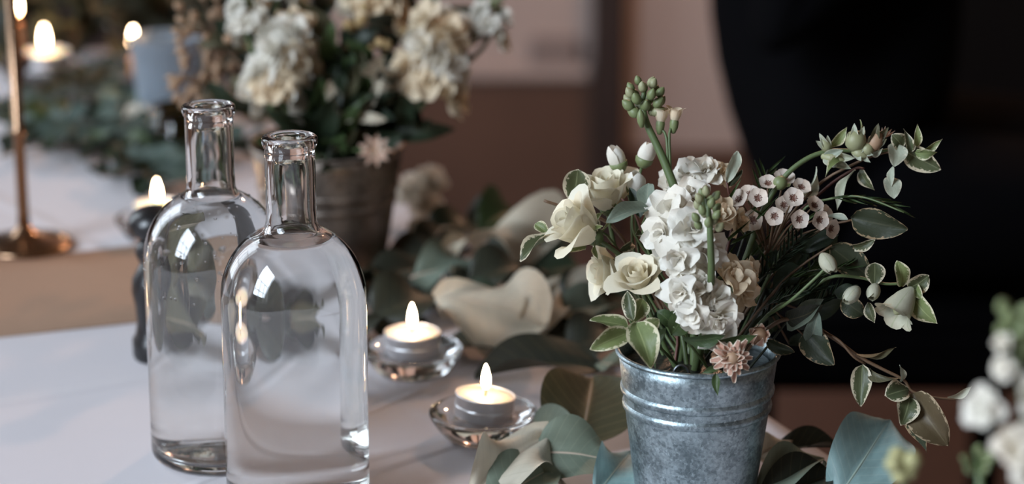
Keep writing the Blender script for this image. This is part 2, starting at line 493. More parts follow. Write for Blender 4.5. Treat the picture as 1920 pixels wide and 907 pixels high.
for (x0, y0, x1, y1, wd) in ((690, 770, 800, 724, .006), (700, 880, 800, 848, .010), (0, 755, 250, 712, .012), (60, 400, 200, 470, .012)):
    a_, b_ = iv_ @ at(x0, y0), iv_ @ at(x1, y1); d_ = (b_-a_); n_ = Vector((-d_.y, d_.x, 0)).normalized()
    cre.append((n_.x, n_.y, n_.dot(a_), wd))
cloth(cre)
tc_ = part('tablecloth', make_cloth(), 'tablecloth', None, TM)
tag(tc_, 'white cloth spread over the long table under bottles, candles and leaves', 'tablecloth')
def make_tan_strip():  # flat strip of one even tan colour, lying on the cloth
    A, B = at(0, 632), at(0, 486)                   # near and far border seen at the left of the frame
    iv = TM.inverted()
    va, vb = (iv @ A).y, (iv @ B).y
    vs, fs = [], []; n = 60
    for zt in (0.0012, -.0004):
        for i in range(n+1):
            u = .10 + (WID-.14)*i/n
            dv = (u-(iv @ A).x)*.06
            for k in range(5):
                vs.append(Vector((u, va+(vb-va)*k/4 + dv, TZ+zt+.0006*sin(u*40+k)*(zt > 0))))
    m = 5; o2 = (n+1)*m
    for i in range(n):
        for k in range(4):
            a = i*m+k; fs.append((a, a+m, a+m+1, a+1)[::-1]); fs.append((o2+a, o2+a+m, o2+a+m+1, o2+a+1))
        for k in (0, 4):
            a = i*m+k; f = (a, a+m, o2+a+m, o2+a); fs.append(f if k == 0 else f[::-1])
    return mesh('strip_sheet', vs, fs)
tag(part('tan_strip', make_tan_strip(), 'tan_matte', None, TM), 'tan strip lying across the white tablecloth left of the bottles', 'table runner')

# ================================================================== BOTTLES
def bottle(name, label, base, level, drops=0):
    R, Hb, Hd = .0425, .128, .0445
    rn = .0146; zs = Hb + Hd*sqrt(1-(.0165/R)**2)
    ztop = .2240
    outer = [(0, .0030), (.020, .0022), (.030, .0006), (.0345, 0)] + arc(R-.007, .007, .007, .007, -90, 0, 6) + [(R, .03), (R, .07), (R, .105)]
    a1 = math.degrees(math.acos(.0172/R))
    outer += arc(0, Hb, R, Hd, 0, a1, 16)
    zb = outer[-1][1]
    outer += [(.0160, zb+.0012), (.0152, zb+.0030), (rn+.0001, zb+.0060), (rn, zb+.012), (rn, .2100), (rn, ztop-.0065)]
    outer += [(rn+.0009, ztop-.0062)] + arc(rn+.0002, ztop-.0035, .0013, .0022, -60, 0, 3) + arc(rn-.0006, ztop-.0020, .0021, .0020, 10, 90, 5)
    ri, R2 = .0112, R-.0026
    inner = arc(ri-.0012+.0016, ztop-.0016, .0016, .0016, 90, 180, 4)
    inner += [(ri-.0010, ztop-.010), (ri, ztop-.020), (ri, zb+.012), (ri+.0006, zb+.004)]
    a2 = math.degrees(math.acos((ri+.0022)/R2))
    inner += arc(0, Hb, R2, Hd-.003, a2, 0, 16) + [(R2, .105), (R2, .07), (R2, .03)] + arc(R2-.008, .0135, .008, .008, 0, -90, 6) + [(.020, .0078), (.008, .0105), (0, .0112)]
    t = thing(name, label, 'bottle', base)
    M = Matrix.Translation(base)
    part('glass', lathe('bottle_glass', outer+inner, 96), 'bottle_glass', t, M, 'clear glass bottle wall with thick base and rolled lip')
    # water fills the inside up to level, reaching a hair into the glass so that the two surfaces meet
    e = .0004
    wprof = []
    for r, z in reversed(inner):
        if z <= level: wprof.append((max(0, r + (e if r > .010 else 0)), z - (e if z < .02 else 0)))
    last = wprof[-1]
    rr = R2*sqrt(max(0, 1-((level-Hb)/(Hd-.003))**2)) + e if level > Hb else R2+e
    wprof += [(rr, level+.0006), (rr-.0010, level+.0001), (rr-.003, level-.0002), (0, level-.0002)]
    part('water', lathe('water', wprof, 96), 'water', t, M, 'clear water filling the bottle to the shoulder')
    if drops:
        vs, fs = [], []
        for q in range(drops):
            a = random.uniform(0, 2*pi); z = random.uniform(.11, Hb+Hd*.9)
            rr = R if z < Hb else R*sqrt(max(0, 1-((z-Hb)/Hd)**2))
            nrm = Vector((cos(a), sin(a), 0 if z < Hb else (z-Hb)/Hd*1.0)).normalized()
            c = Vector((rr*cos(a), rr*sin(a), z)); s = random.uniform(.0004, .0013)
            b = basis(c, nrm, s); o = len(vs)
            for ring, (rad, hh) in enumerate(((1, -.1), (.75, .5))):
                vs += [b @ Vector((rad*cos(k*pi/3), rad*sin(k*pi/3), hh)) for k in range(6)]
            vs.append(b @ Vector((0, 0, .75)))
            for k in range(6):
                k2 = (k+1) % 6
                fs.append((o+k, o+k2, o+6+k2, o+6+k)); fs.append((o+6+k, o+6+k2, o+12))
        dr = part('droplets', mesh('droplets', vs, fs), 'water', t, M, 'tiny drops of moisture on the shoulder')
        dr['kind'] = 'stuff'
    return t
bottle('glass_bottle', 'front clear glass bottle of water, lower lip, nearest the camera', at(560, 938), .1625)
bottle('glass_bottle', 'rear clear glass bottle of water, taller in view, moisture beading on its shoulder', at(413, 850), .1660, 150)

# pepper mill behind the rear bottle
def mill():
    b = at(300, 668)
    t = thing('pepper_mill', 'black turned pepper mill half hidden behind the rear bottle', 'pepper mill', b)
    M = Matrix.Translation(b) @ Matrix.Diagonal((.95, .95, .86, 1))
    part('base', lathe('mill_base', [(0, 0), (.0185, 0), (.0195, .003), (.0195, .016), (.017, .020), (.0155, .030), (.0165, .045), (.0185, .056), (.0180, .066), (.013, .076), (.0105, .082), (0, .082)], 32), 'black_lacquer', t, M)
    part('collar', lathe('mill_collar', [(0, .082), (.013, .082), (.0150, .088), (.0135, .094), (.011, .098), (0, .098)], 32), 'black_lacquer', t, M)
    part('knob', lathe('mill_knob', [(0, .098), (.010, .098)] + arc(0, .112, .0195, .0145, -62, 88, 12) + [(0, .1265)], 32), 'black_lacquer', t, M)
mill()

# ================================================================== CANDLES
CUPM = lathe('tealight_cup', [(0, 0), (.0178, 0), (.0186, .0008), (.0186, .0130), (.0193, .0138), (.0193, .0150), (.0185, .0152), (.0183, .0148), (.0183, .0135), (.0182, .002), (0, .0018)], 48)
BANDM = lathe('cup_ridge', [(.0186, .0055), (.0190, .0062), (.0190, .0070), (.0186, .0077)], 48)
WAXM = lathe('tealight_wax', [(0, .0020), (.0181, .0020), (.0181, .0138), (.0176, .0141), (.010, .0138), (0, .0136)], 40)
WICKM = tube('wick', [(0, 0, .0134), (.0003, 0, .0180), (.0012, 0, .0210)], .0007, .0005, 6, 3)
FLM = lathe('flame', [(0, .0160), (.0016, .0164), (.0028, .0182), (.0033, .0208), (.0032, .0238), (.0025, .0272), (.0014, .0305), (.0005, .0325), (0, .0330)], 16)
dish_out = [(0, .0012), (.018, .0012), (.0215, 0), (.0235, .0006), (.0265, .0035), (.0300, .0080), (.0330, .0128), (.0343, .0155), (.0342, .0172), (.0330, .0180)]
dish_in = [(.0318, .0176), (.0292, .0156), (.0262, .0142), (.0235, .0136), (.0200, .0134), (0, .0134)]
DISHM = lathe('dish', dish_out+dish_in, 64)
def tealight(base, lab_c, lab_d, tilt=(0, 0), zin=.0137, fl=1.0, grp=None, s=1.0):
    d = part('glass_dish', DISHM, 'dish_glass', None, Matrix.Translation(base) @ Matrix.Scale(s, 4))
    tag(d, lab_d, 'candle holder', 'glass dishes holding tealights')
    M = Matrix.Translation(base + Vector((0, 0, zin*s))) @ Matrix.Rotation(tilt[0], 4, 'X') @ Matrix.Rotation(tilt[1], 4, 'Y') @ Matrix.Scale(s, 4)
    t = thing('tealight_candle', lab_c, 'candle', base + Vector((0, 0, zin*s)), 'burning tealights on the table')
    c = part('cup', CUPM, 'aluminium', t, M); part('ridge', BANDM, 'aluminium', c, M)
    part('wax', WAXM, 'wax', t, M)
    part('wick', WICKM, 'wick', t, M)
    up = Matrix.Translation(M @ Vector((0, 0, .0182))) @ Matrix.Diagonal((s*.88, s*.88, s*fl, 1)) @ Matrix.Translation((0, 0, -.0160))
    part('flame', FLM, 'flame', t, up, 'small white-hot candle flame')
tealight(at(906, 818), 'tilted tealight in the nearest glass dish beside the fallen leaves', 'shallow glass dish under the nearest tilted tealight', (radians(-2), radians(6)))
tealight(at(774, 696), 'upright tealight just right of the front bottle, second nearest', 'shallow glass dish right behind the front bottle', (0, 0))
tealight(at(298, 446), 'tealight glowing left of the rear bottle neck', 'glass dish on the white cloth left of the rear bottle')
tealight(at(88, 163), 'far tealight at upper left beside the candlestick stem', 'glass dish with bright glints at upper left', s=1.28)

def candlestick():
    b = at(47, 462)
    t = thing('brass_candlestick', 'slim brass candlestick with round flat foot at the left border', 'candlestick', b)
    M = Matrix.Translation(b)
    part('foot', lathe('foot', [(0, 0), (.036, 0), (.0385, .0012), (.0385, .0030), (.037, .0045), (.024, .0075), (.012, .0105), (.0075, .0140), (.0052, .0180), (0, .0180)], 64), 'brass', t, M)
    part('stem', lathe('stem', [(0, .018), (.0050, .018), (.0046, .03), (.0044, .09), (.0060, .092), (.0060, .096), (.0044, .098), (.0042, .235), (0, .235)], 24), 'brass', t, M)
    part('cup', lathe('holder_cup', [(0, .235), (.0050, .235), (.0130, .243), (.0140, .262), (.0150, .264), (.0125, .264), (.0115, .248), (0, .246)], 32), 'brass', t, M)
    c = thing('taper_candle', 'white taper candle in the brass candlestick above the frame', 'candle', b + Vector((0, 0, .247)))
    M2 = Matrix.Translation(b + Vector((0, 0, .247)))
    part('wax', lathe('taper', [(0, 0), (.0108, 0), (.0105, .12), (.0085, .126), (0, .125)], 24), 'wax', c, M2)
    part('wick', tube('taper_wick', [(0, 0, .124), (0, 0, .132), (.001, 0, .137)], .0007, .0005, 6, 3), 'wick', c, M2)
candlestick()
def far_taper(flx, fly, t_, lab, mat='candle_orange', hgt=None):
    p = P(flx, fly, t_)
    b = Vector((p.x, p.y, TZ))
    H = p.z - TZ
    t = thing('taper_candle', lab, 'candle', b, 'taper candles at the back')
    M = Matrix.Translation(b)
    part('foot', lathe('taper_foot', [(0, 0), (.028, 0), (.030, .003), (.010, .008), (.006, .012), (.006, max(.014, H*.35)), (.012, max(.016, H*.35)+.006), (.012, max(.016, H*.35)+.016), (0, max(.016, H*.35)+.016)], 32), 'wood_dark', t, M)
    z0 = max(.016, H*.35)+.012
    part('wax', lathe('taper', [(0, z0), (.0060, z0), (.0052, H-.022), (.0040, H-.019), (0, H-.019)], 20), mat, t, M)
    part('wick', tube('taper_wick', [(0, 0, H-.020), (0, 0, H-.012)], .0006, .0005, 6, 2), 'wick', t, M)
    part('flame', FLM, 'flame', t, Matrix.Translation(p + Vector((0, 0, -.012))) @ Matrix.Scale(1.25, 4) @ Matrix.Translation((0, 0, -.016)), 'glowing flame')
far_taper(250, 68, 2.42, 'thin orange taper candle burning beside the blue-grey glass')
far_taper(30, 4, 2.45, 'taper candle burning at the very top left corner')
def vase():
    b = at(318, 240)
    t = thing('glass_vase', 'frosted blue-grey glass tumbler among the background greenery', 'vase', b)
    pr = [(0, 0), (.024, 0), (.027, .003), (.030, .04), (.034, .085), (.0345, .087), (.0335, .088), (.0275, .04), (.0245, .008), (0, .007)]
    part('glass', lathe('vase', pr, 48), 'vase_glass', t, Matrix.Translation(b))
vase()

# ================================================================== BUCKETS
def bucket(name, label, base, rt, rb, H, bands, mat='galvanised'):
    t = thing(name, label, 'bucket', base)
    M = Matrix.Translation(base)
    def rz(z): return rb + (rt-rb)*z/H
    w_ = .0008
    body = part('body', lathe('bucket_body', [(0, .003), (rb-.003, .003), (rb-.001, 0), (rb, .001)] + [(rz(H*k/10), H*k/10) for k in range(1, 11)] + [(rz(H)-w_, H)] + [(rz(H*k/10)-w_, H*k/10) for k in range(9, 0, -1)] + [(rb-.004, .005), (0, .005)], 96), mat, t, M)
    part('rim', lathe('bucket_rim', [(rt+.0016*cos(a)+.0002, H+.0016*sin(a)) for a in [2*pi*k/10 for k in range(11)]], 96), mat, t, M, 'rolled bright rim')
    for z in bands:
        r = rz(z)
        part('band', lathe('bucket_band', [(r-.0008, z-.0034), (r+.0002, z-.0026), (r+.0012, z-.0012), (r+.0014, z+.0003), (r+.0012, z+.0012), (r+.0003, z+.0025), (r-.0006, z+.0034)], 96), mat, t, M, 'pressed ridge ring around the bucket')
    return t
BB = at(1309, 655, .094); BB = Vector((BB.x, BB.y, TZ))        # foot of the front bucket
BH = .094
bucket('galvanised_bucket', 'small galvanised metal bucket holding the sharp white bouquet in front', BB, .0470, .0350, BH, (.0712, .0612))
RIM = BB + Vector((0, 0, BH))
fm = part('floral_foam', lathe('foam', [(0, -.055), (.037, -.055), (.0440, -.012), (.0425, -.0085), (.02, -.0075), (0, -.0070)], 40), 'foam', None, Matrix.Translation(RIM))
tag(fm, 'dark wet floral foam inside the front bucket', 'floral foam')
cw = RIM + Vector((-.012, -.034, -.010))
tag(part('wire_pin', tube('wire_pin', [cw+Vector((-.0045, 0, -.006)), cw+Vector((-.0045, 0, .006)), cw+Vector((-.003, 0, .0105)), cw+Vector((0, 0, .0122)), cw+Vector((.003, 0, .0105)), cw+Vector((.0045, 0, .006)), cw+Vector((.0045, 0, -.006))], .0009, .0009, 8, 4), 'wire', None), 'bent wire pin looping out of the foam in the front bucket', 'wire pin')
B2 = at(618, 498)
bucket('galvanised_bucket', 'larger galvanised bucket behind the front bottle, blurred in warm light', B2, .0585, .0430, .098, (.066, .055), 'galvanised_warm_lit')
RIM2 = B2 + Vector((0, 0, .098))
tag(part('floral_foam', lathe('foam2', [(0, -.055), (.045, -.055), (.053, -.018), (.050, -.012), (.02, -.010), (0, -.0098)], 40), 'foam', None, Matrix.Translation(RIM2)), 'dark floral foam inside the blurred bucket behind the bottles', 'floral foam')

# ================================================================== PLANT PIECES
LV = {}
for i in range(4):
    LV['ov', i] = leaf_mesh('leaf_blade', 'ovate', (.25, .7, 1.1, -.4)[i], (.25, .35, .1, .3)[i], .05, 10, 3, (.2, -.4, .5, 0)[i], i)
    LV['ob', i] = leaf_mesh('leaf_blade', 'oboval', (.2, .6, .9, -.3)[i], (.2, .3, .15, .25)[i], .05, 10, 3, (.1, -.3, .4, .2)[i], i+4)
    LV['la', i] = leaf_mesh('leaf_blade', 'lance', (.3, .8, 1.3, -.5)[i], (.3, .2, .35, .2)[i], .03, 10, 2, (.3, -.5, .6, .2)[i], i+8)
    LV['pe', i] = leaf_mesh('petal_blade', 'petal', (.35, .8, -.5, 1.3)[i], (.25, .35, .5, .1)[i], (.10, .14, .12, .16)[i], 7, 3, (.1, -.2, .25, -.1)[i], i+12, 5)
    LV['big', i] = leaf_mesh('big_blade', 'ovate', (.35, .9, 1.5, -.6)[i], (.3, .15, .5, .25)[i], (.06, .10, .08, .07)[i], 18, 6, (.15, -.5, .6, .3)[i], i+20, 7)
for i in range(3):
    LV['big', 4+i] = leaf_mesh('big_blade', 'oboval', (.8, .5, 1.1)[i], (.2, .35, .1)[i], (.10, .20, .24)[i], 18, 6, (.3, -.6, .8)[i], i+31, 8)
def toc(p): return (C0-p).normalized()                # direction from a point to where the photograph was taken
def leafw(parent, base, tip, width, mat, var=('ov', 0), nrm=None, name='leaf'):
    base, tip = Vector(base), Vector(tip)
    return part(name, LV[var], mat, parent, frame(base, tip, nrm or Vector((0, 0, 1)), width))
def rolled(base, tip, n, roll):
    return Matrix.Rotation(roll, 3, (Vector(tip)-Vector(base)).normalized()) @ Vector(n)
def lf(parent, bx, by, tx, ty, wpx, t0, t1, mat='pitto', var=('ob', 0), roll=0.0):
    """a leaf of a sprig from its foot to its tip"""
    b, t = P(bx, by, t0), P(tx, ty, t1)
    n = rolled(b, t, toc(b), roll)
    return leafw(parent, b, t, wpx*t0/F, mat, var, n)
def bez(a, b, c, n=8): return [a*(1-k/n)**2 + b*2*(k/n)*(1-k/n) + c*(k/n)**2 for k in range(n+1)]
def stem_from(parent, root, head, axis, r0=.0016, r1=.0013, mat='stem_green', pull=.5):
    """stem rising from inside the bucket to the head, arriving along axis"""
    d = (head-root).length
    ctrl = head - Vector(axis).normalized()*d*pull
    return part('stem', tube('stem', bez(root, ctrl, head, 6), r0, r1, 8, 2), mat, parent)
def inb(rim, r=.022):
    a = random.uniform(0, 2*pi); q = r*sqrt(random.random())
    return rim + Vector((q*cos(a), q*sin(a), -.030))
BUD = {}
BUD['round'] = lathe('bud', [(0, -.5), (.25, -.47), (.45, -.25), (.52, .05), (.42, .32), (.2, .47), (0, .5)], 14)
BUD['point'] = lathe('bud', [(0, -.5), (.20, -.46), (.34, -.22), (.36, .02), (.24, .28), (.08, .45), (0, .5)], 12)
BUD['calyx'] = lathe('calyx', [(0, -.52), (.22, -.50), (.40, -.28), (.44, -.05), (.40, -.02), (.3, -.04)], 12)
BUD['long'] = lathe('bud', [(0, -.5), (.10, -.46), (.20, -.2), (.22, .05), (.15, .3), (.05, .47), (0, .5)], 12)
def bud(parent, p, d, size, kind='point', mat='bud_green', calyx=None, name='bud'):
    M = basis(p, d, size)
    o = part(name, BUD[kind], mat, parent, M)
    if calyx: part('calyx', BUD['calyx'], calyx, o, M)
    return o

# ---- rose: rings of cupped petals
def rose_petal(name, r, H, half, opn, lip, bulge=1.0, seed=0):
    nu, nv = 8, 8; vs, fs, uv = [], [], []
    for i in range(nu+1):
        u = i/nu
        for j in range(nv+1):
            v = -1+2*j/nv
            topd = 1 - .36*abs(v)**2.2 + .04*noise.noise(Vector((v*2, seed, 0)))
            uu = u*topd
            rr = r*(.25 + .75*sin(min(1, uu*1.25)*pi/2)**.8*bulge) + opn*r*uu**2
            z = H*uu
            if uu > .72:
                q = (uu-.72)/.28
                rr += lip*r*q*q*.55; z -= lip*H*.10*q*q
            rr += .035*r*noise.noise(Vector((u*3, v*2.4, seed*3.1)))
            a = v*half*(0.35+.65*min(1, u*2.2))
            vs.append((rr*cos(a), rr*sin(a), z)); uv.append((u, .5+.5*v))
    m = nv+1
    for i in range(nu):
        for j in range(nv): fs.append((i*m+j, i*m+j+1, (i+1)*m+j+1, (i+1)*m+j))
    return mesh(name, vs, fs, True, uv)
RPB = rose_petal('bud_petal', .50, 1.05, 1.25, -.66, 0, 1, 9)
RPT = rose_petal('tulip_petal', .36, 1.0, 1.0, .10, .9, 1, 11)
RP = [rose_petal('rose_petal', .16, .80, 2.3, -.25, 0, 1, 1), rose_petal('rose_petal', .27, .86, 1.6, -.15, .1, 1, 2),
      rose_petal('rose_petal', .38, .88, 1.25, -.05, .35, 1, 3), rose_petal('rose_petal', .48, .84, 1.10, .10, .8, 1, 4),
      rose_petal('rose_petal', .54, .70, 1.0, .42, 1.4, 1, 5)]
def rose(label, heart, axis, size, rim, rings=(2, 3, 4, 5, 4), mat='petal_rose', root=None, sepal='pitto_light', stem='stem_green', group=None, opn=1.0):
    """heart: centre of the flower head"""
    axis = Vector(axis).normalized()
    foot = heart - axis*size*.42
    root = root or inb(rim)
    t = thing('rose', label, 'flower', root, group)
    spin = random.random()*6
    for k, n in enumerate(rings):
        for i in range(n):
            part('petal', RP[k], mat, t, basis(foot, axis, size, spin + k*1.1 + i*2*pi/n + random.uniform(-.12, .12)) @ Matrix.Diagonal((opn, opn, 1, 1)))
    part('calyx', BUD['calyx'], 'stem_green', t, basis(foot + axis*size*.10, axis, size*.42))
    for i in range(5):
        a = spin+i*2*pi/5; M = basis(foot, axis, 1, a)
        d = (M.to_3x3() @ Vector((1, 0, -.25 if i % 2 else .35))).normalized()
        leafw(t, foot + d*size*.08, foot + d*size*.50, size*.13, sepal, ('la', i % 4), axis, 'sepal')
    stem_from(t, root, foot, axis)
    return t

# ---- double stock floret
FLP = [(6, 8, 1.0), (5, 34, .86), (4, 60, .62)]
def floret(parent, c, nrm, rad, mat='petal_white', petals=True, rings=FLP, seed=0):
    rnd = random.Random(seed)
    M = basis(c, nrm, 1, rnd.random()*6)
    cal = part('floret', BUD['calyx'], 'bud_green', parent, basis(Vector(c)-Vector(nrm).normalized()*rad*.10, nrm, rad*.42))
    for k, (n, tilt, s) in enumerate(rings):
        for i in range(n):
            a = i*2*pi/n + k*.5 + rnd.uniform(-.18, .18); tl = radians(tilt + rnd.uniform(-24, 24))
            d = M.to_3x3() @ Vector((cos(a)*cos(tl), sin(a)*cos(tl), sin(tl)))
            n3 = M.to_3x3() @ Vector((-cos(a)*sin(tl), -sin(a)*sin(tl), cos(tl)))
            L = rad*s*rnd.uniform(.82, 1.18)
            part('petal', LV['pe', rnd.randrange(4)], mat, cal, frame(c, Vector(c)+d*L, n3, L*rnd.uniform(.80, 1.02)))
    return cal
def floret_mesh(seed, rings=FLP):
    """the same floret as one sheet of petals joined at the heart, for blurred stems"""
    rnd = random.Random(seed); bm = bmesh.new(); heart = bm.verts.new((0, 0, 0))
    ul = bm.loops.layers.uv.new('UVMap')
    for k, (n, tilt, s) in enumerate(rings):
        for i in range(n):
            a = i*2*pi/n + k*.5 + rnd.uniform(-.18, .18); tl = radians(tilt + rnd.uniform(-24, 24))
            d = Vector((cos(a)*cos(tl), sin(a)*cos(tl), sin(tl))); n3 = Vector((-cos(a)*sin(tl), -sin(a)*sin(tl), cos(tl)))
            L = s*rnd.uniform(.9, 1.1); src = LV['pe', rnd.randrange(4)]; M = frame((0, 0, 0), d*L, n3, L*.9)
            nvv = [heart if i_ < 7 else bm.verts.new(M @ v.co) for i_, v in enumerate(src.vertices)]
            for p in src.polygons:
                q = []
                for vi in p.vertices:
                    if nvv[vi] not in q: q.append(nvv[vi])
                if len(q) >= 3:
                    f = bm.faces.new(q); f.smooth = True
                    for lp in f.loops: lp[ul].uv = (.5, .5)
    me = bpy.data.meshes.new('floret'); bm.to_mesh(me); bm.free(); return me
FM = [floret_mesh(50+i) for i in range(3)]
def nv(nx, ny, c=1.0):
    """direction given as right, up and towards the photographer"""
    return (RT*nx + UP*ny - FW*c).normalized()

# ================================================================== FRONT BOUQUET
T0 = depth(RIM)          # about 1.5
def T(d): return T0 + d  # d metres behind (+) or in front (-) of the bucket axis
rose('large open cream rose at the left of the front bouquet', P(1084, 424, T(-.025)), nv(-.80, .50, .35), .0315, RIM, (2, 3, 4, 4, 2), opn=.78)
rose('cream rose tucked behind and above the large left rose', P(1136, 360, T(.012)), nv(-.10, .85, .40), .0275, RIM, (2, 3, 4, 4, 2), opn=.85)
rose('cream rose facing up below the large left rose', P(1196, 520, T(-.040)), nv(-.25, .70, .60), .0180, RIM)
rose('half hidden cream rose at lower left with petals spread', P(1136, 508, T(-.005)), nv(-.9, .0, .3), .0200, RIM, (1, 2, 3, 4, 3))
# white round buds
for (x, y, d, s, lab, dr) in ((1157, 298, .02, .0135, 'round white bud left of the tall green stock tip', (-.3, .9, .3)), (1211, 290, .015, .0132, 'round white bud right against the tall stock stem', (.3, .9, .3)), (1192, 345, .01, .0140, 'opening white bud under the pair of round buds', (.0, .8, .6))):
    root = inb(RIM); t = thing('spray_bud', lab, 'flower bud', root, 'round white buds of the front bouquet')
    p = P(x, y, T(d)); a = nv(*dr)
    for i in range(4):
        part('petal', RPB, 'petal_white', t, basis(p - a*s*.5, a, s*(1.0+.05*i), i*pi/2+.3))
    part('calyx', BUD['calyx'], 'bud_green', t, basis(p - a*s*.12, a, s*.95))
    stem_from(t, root, p - a*s*.6, a, .0011, .0009, 'stem_green')

# tall stock tip with green buds
def stock_tip():
    root = inb(RIM, .015)
    t = thing('stock_stem', 'tall stock stem crowned with tight green buds', 'flower', root, 'white stocks of the front bouquet')
    tt = T(-.005)
    pts = [root, P(1300, 470, T(0)), P(1268, 362, tt), P(1240, 290, tt), P(1213, 232, tt), P(1205, 195, tt), P(1208, 172, tt)]
    part('stem', tube('stem', pts, .0034, .0014, 10, 4), 'stem_green', t)
    for i in range(22):                       # bud cluster
        a = i*2.4; q = i/21
        rr = 8+27*sqrt(sin(pi*min(1, .18+.80*q)))
        c = P(1208 + rr*cos(a)*(.95), 208 - 56*q + 6*sin(a), tt + .008*sin(a)*sin(pi*q))
        d = nv(.75*cos(a), .35+1.2*q, .6*(-sin(a))+.1)
        bud(t, c, d, .0090 - .0027*q + random.uniform(-.0004, .0006), 'point', 'bud_green' if i % 3 else 'bud_olive')
    bud(t, P(1202, 222, tt-.006), nv(-.1, 1, .3), .0115, 'long', 'bud_green')
    for (x, y, fx, fy, w_) in ((1240, 216, 1252, 310, .9), (1266, 214, 1257, 300, .85)):
        p = P(x, y, tt); a = nv(.1, 1, .2)
        part('pedicel', tube('pedicel', [P(fx, fy+20, tt), P(fx-2, fy-50, tt), p-a*.007], .0009, .0008, 6, 3), 'stem_green', t)
        bb = part('bud', BUD['long'], 'bud_green', t, basis(p - a*.0055, a, .0125))
        for i in range(4):
            part('petal', RPT, 'petal_cream', bb, basis(p - a*.0055, a, .0128*w_*(1-.08*(i % 2)), i*pi/2+.4))
stock_tip()
# main white stock with florets facing out
def stock(label, florets, root, pts, tipbuds=(), mat='petal_white', group='white stocks of the front bouquet', r=(.0026, .0015), sd=0, stem='stem_green'):
    t = thing('stock_stem', label, 'flower', root, group)
    part('stem', tube('stem', [root]+pts, r[0], r[1], 8, 4), stem, t)
    for i, (x, y, rp, d, nx, ny, c, m) in enumerate(florets):
        floret(t, P(x, y, T(d)), nv(nx, ny, c), rp*T(d)/F, m or mat, seed=sd+i)
    for (x, y, d, s, nx, ny, m) in tipbuds:
        bud(t, P(x, y, T(d)), nv(nx, ny, .4), s, 'point', m)
    return t
stock('full white stock at the centre of the front bouquet', [
    (1262, 395, 52, -.035, -.5, .5, 1, None), (1247, 440, 46, -.045, -.7, .0, 1, None), (1298, 430, 50, -.055, .1, .2, 1, None),
    (1275, 485, 48, -.055, -.4, -.2, 1, None), (1322, 475, 46, -.050, .4, -.1, 1, None), (1290, 372, 44, -.025, .0, .9, .7, None),
    (1345, 405, 42, -.035, .6, .4, .8, 'petal_cream'), (1378, 415, 34, -.020, .9, .2, .5, 'petal_cream')],
    inb(RIM, .01), [P(1300, 560, T(-.01)), P(1292, 450, T(-.03)), P(1300, 380, T(-.028))], sd=1)
stock('lower white stock spilling toward the bucket rim', [
    (1280, 548, 46, -.058, -.5, .1, 1, None), (1312, 540, 42, -.055, .2, .4, 1, None), (1300, 585, 40, -.060, -.3, -.4, 1, None),
    (1345, 560, 42, -.052, .4, .2, 1, None), (1345, 596, 44, -.058, .2, -.7, 1, None), (1372, 520, 44, -.045, .5, .3, .9, 'petal_cream'),
    (1390, 548, 36, -.035, .8, -.1, .7, 'petal_cream'), (1402, 508, 30, -.030, .9, .3, .5, 'petal_cream')],
    inb(RIM, .012), [P(1320, 610, T(-.02)), P(1330, 560, T(-.035)), P(1350, 520, T(-.03))], sd=20)
stock('white stock rising behind at the top with a flat cluster', [
    (1288, 330, 36, .012, -.4, .6, .8, None), (1322, 322, 36, .010, .1, .7, .8, None), (1350, 328, 32, .014, .6, .5, .6, 'petal_cream'), (1262, 345, 30, .018, -.6, .3, .7, None)],
    inb(RIM, .012), [P(1330, 480, T(.02)), P(1320, 390, T(.02)), P(1318, 335, T(.018))], sd=40)
stock('short stock tip of soft green buds before the white florets', [],
    inb(RIM, .01), [P(1330, 560, T(-.05)), P(1332, 450, T(-.075)), P(1326, 372, T(-.078))],
    [(1326 + 24*cos(i*2.4)*(1-.3*i/15), 425 - 68*i/15, -.080+.006*sin(i*2.4), .0065, .6*cos(i*2.4), .8, 'bud_green' if i % 3 else 'bud_olive') for i in range(16)], sd=60)

# variegated greenery of the front bouquet: each cut twig is a thing with its own leaves
def twig(label, pts, leaves, r=(.0010, .0006), mat='stem_green', cat='foliage', group='variegated twigs of the front bouquet', name='variegated_twig'):
    root = pts[0]
    t = thing(name, label, cat, root, group)
    part('stem', tube('stem', pts, r[0], r[1], 6, 4), mat, t)
    for a in leaves: lf(t, *a)
    return t
twig('round variegated leaf standing up left of the roses', [inb(RIM), P(1160, 470, T(.015)), P(1095, 420, T(.005)), P(1075, 384, T(.002))],
     [(1075, 384, 1083, 317, 54, T(.002), T(.004), 'pitto', ('ob', 0), .2), (1120, 440, 1100, 405, 22, T(.01), T(.0), 'pitto', ('ov', 1), .6)])
twig('twig with a long dark leaf pointing far left from the large rose', [inb(RIM), P(1180, 500, T(-.01)), P(1110, 455, T(-.01)), P(1052, 440, T(-.012))],
     [(1056, 440, 974, 489, 34, T(-.012), T(-.020), 'pitto', ('ov', 1), 1.0), (1030, 441, 1003, 419, 22, T(-.010), T(-.006), 'pitto_light', ('ob', 1), .3), (1100, 462, 1060, 474, 18, T(-.02), T(-.03), 'pitto_light', ('ov', 2), .4)])
twig('bare reddish twig end poking out left of the round leaf', [inb(RIM), P(1170, 450, T(.02)), P(1090, 402, T(.015)), P(1050, 386, T(.012)), P(1020, 376, T(.01))], [], (.0011, .0009), 'stem_brown')
twig('grey-green leaves hanging between rose and white stock', [inb(RIM), P(1215, 470, T(-.02)), P(1212, 400, T(-.03)), P(1208, 385, T(-.03))],
     [(1212, 392, 1136, 416, 36, T(-.030), T(-.042), 'leaf_grey', ('ov', 1), .5), (1214, 402, 1216, 343, 36, T(-.028), T(-.020), 'leaf_grey', ('ob', 1), -.3), (1200, 410, 1180, 352, 26, T(-.02), T(-.01), 'leaf_dark', ('ov', 0), .4)])
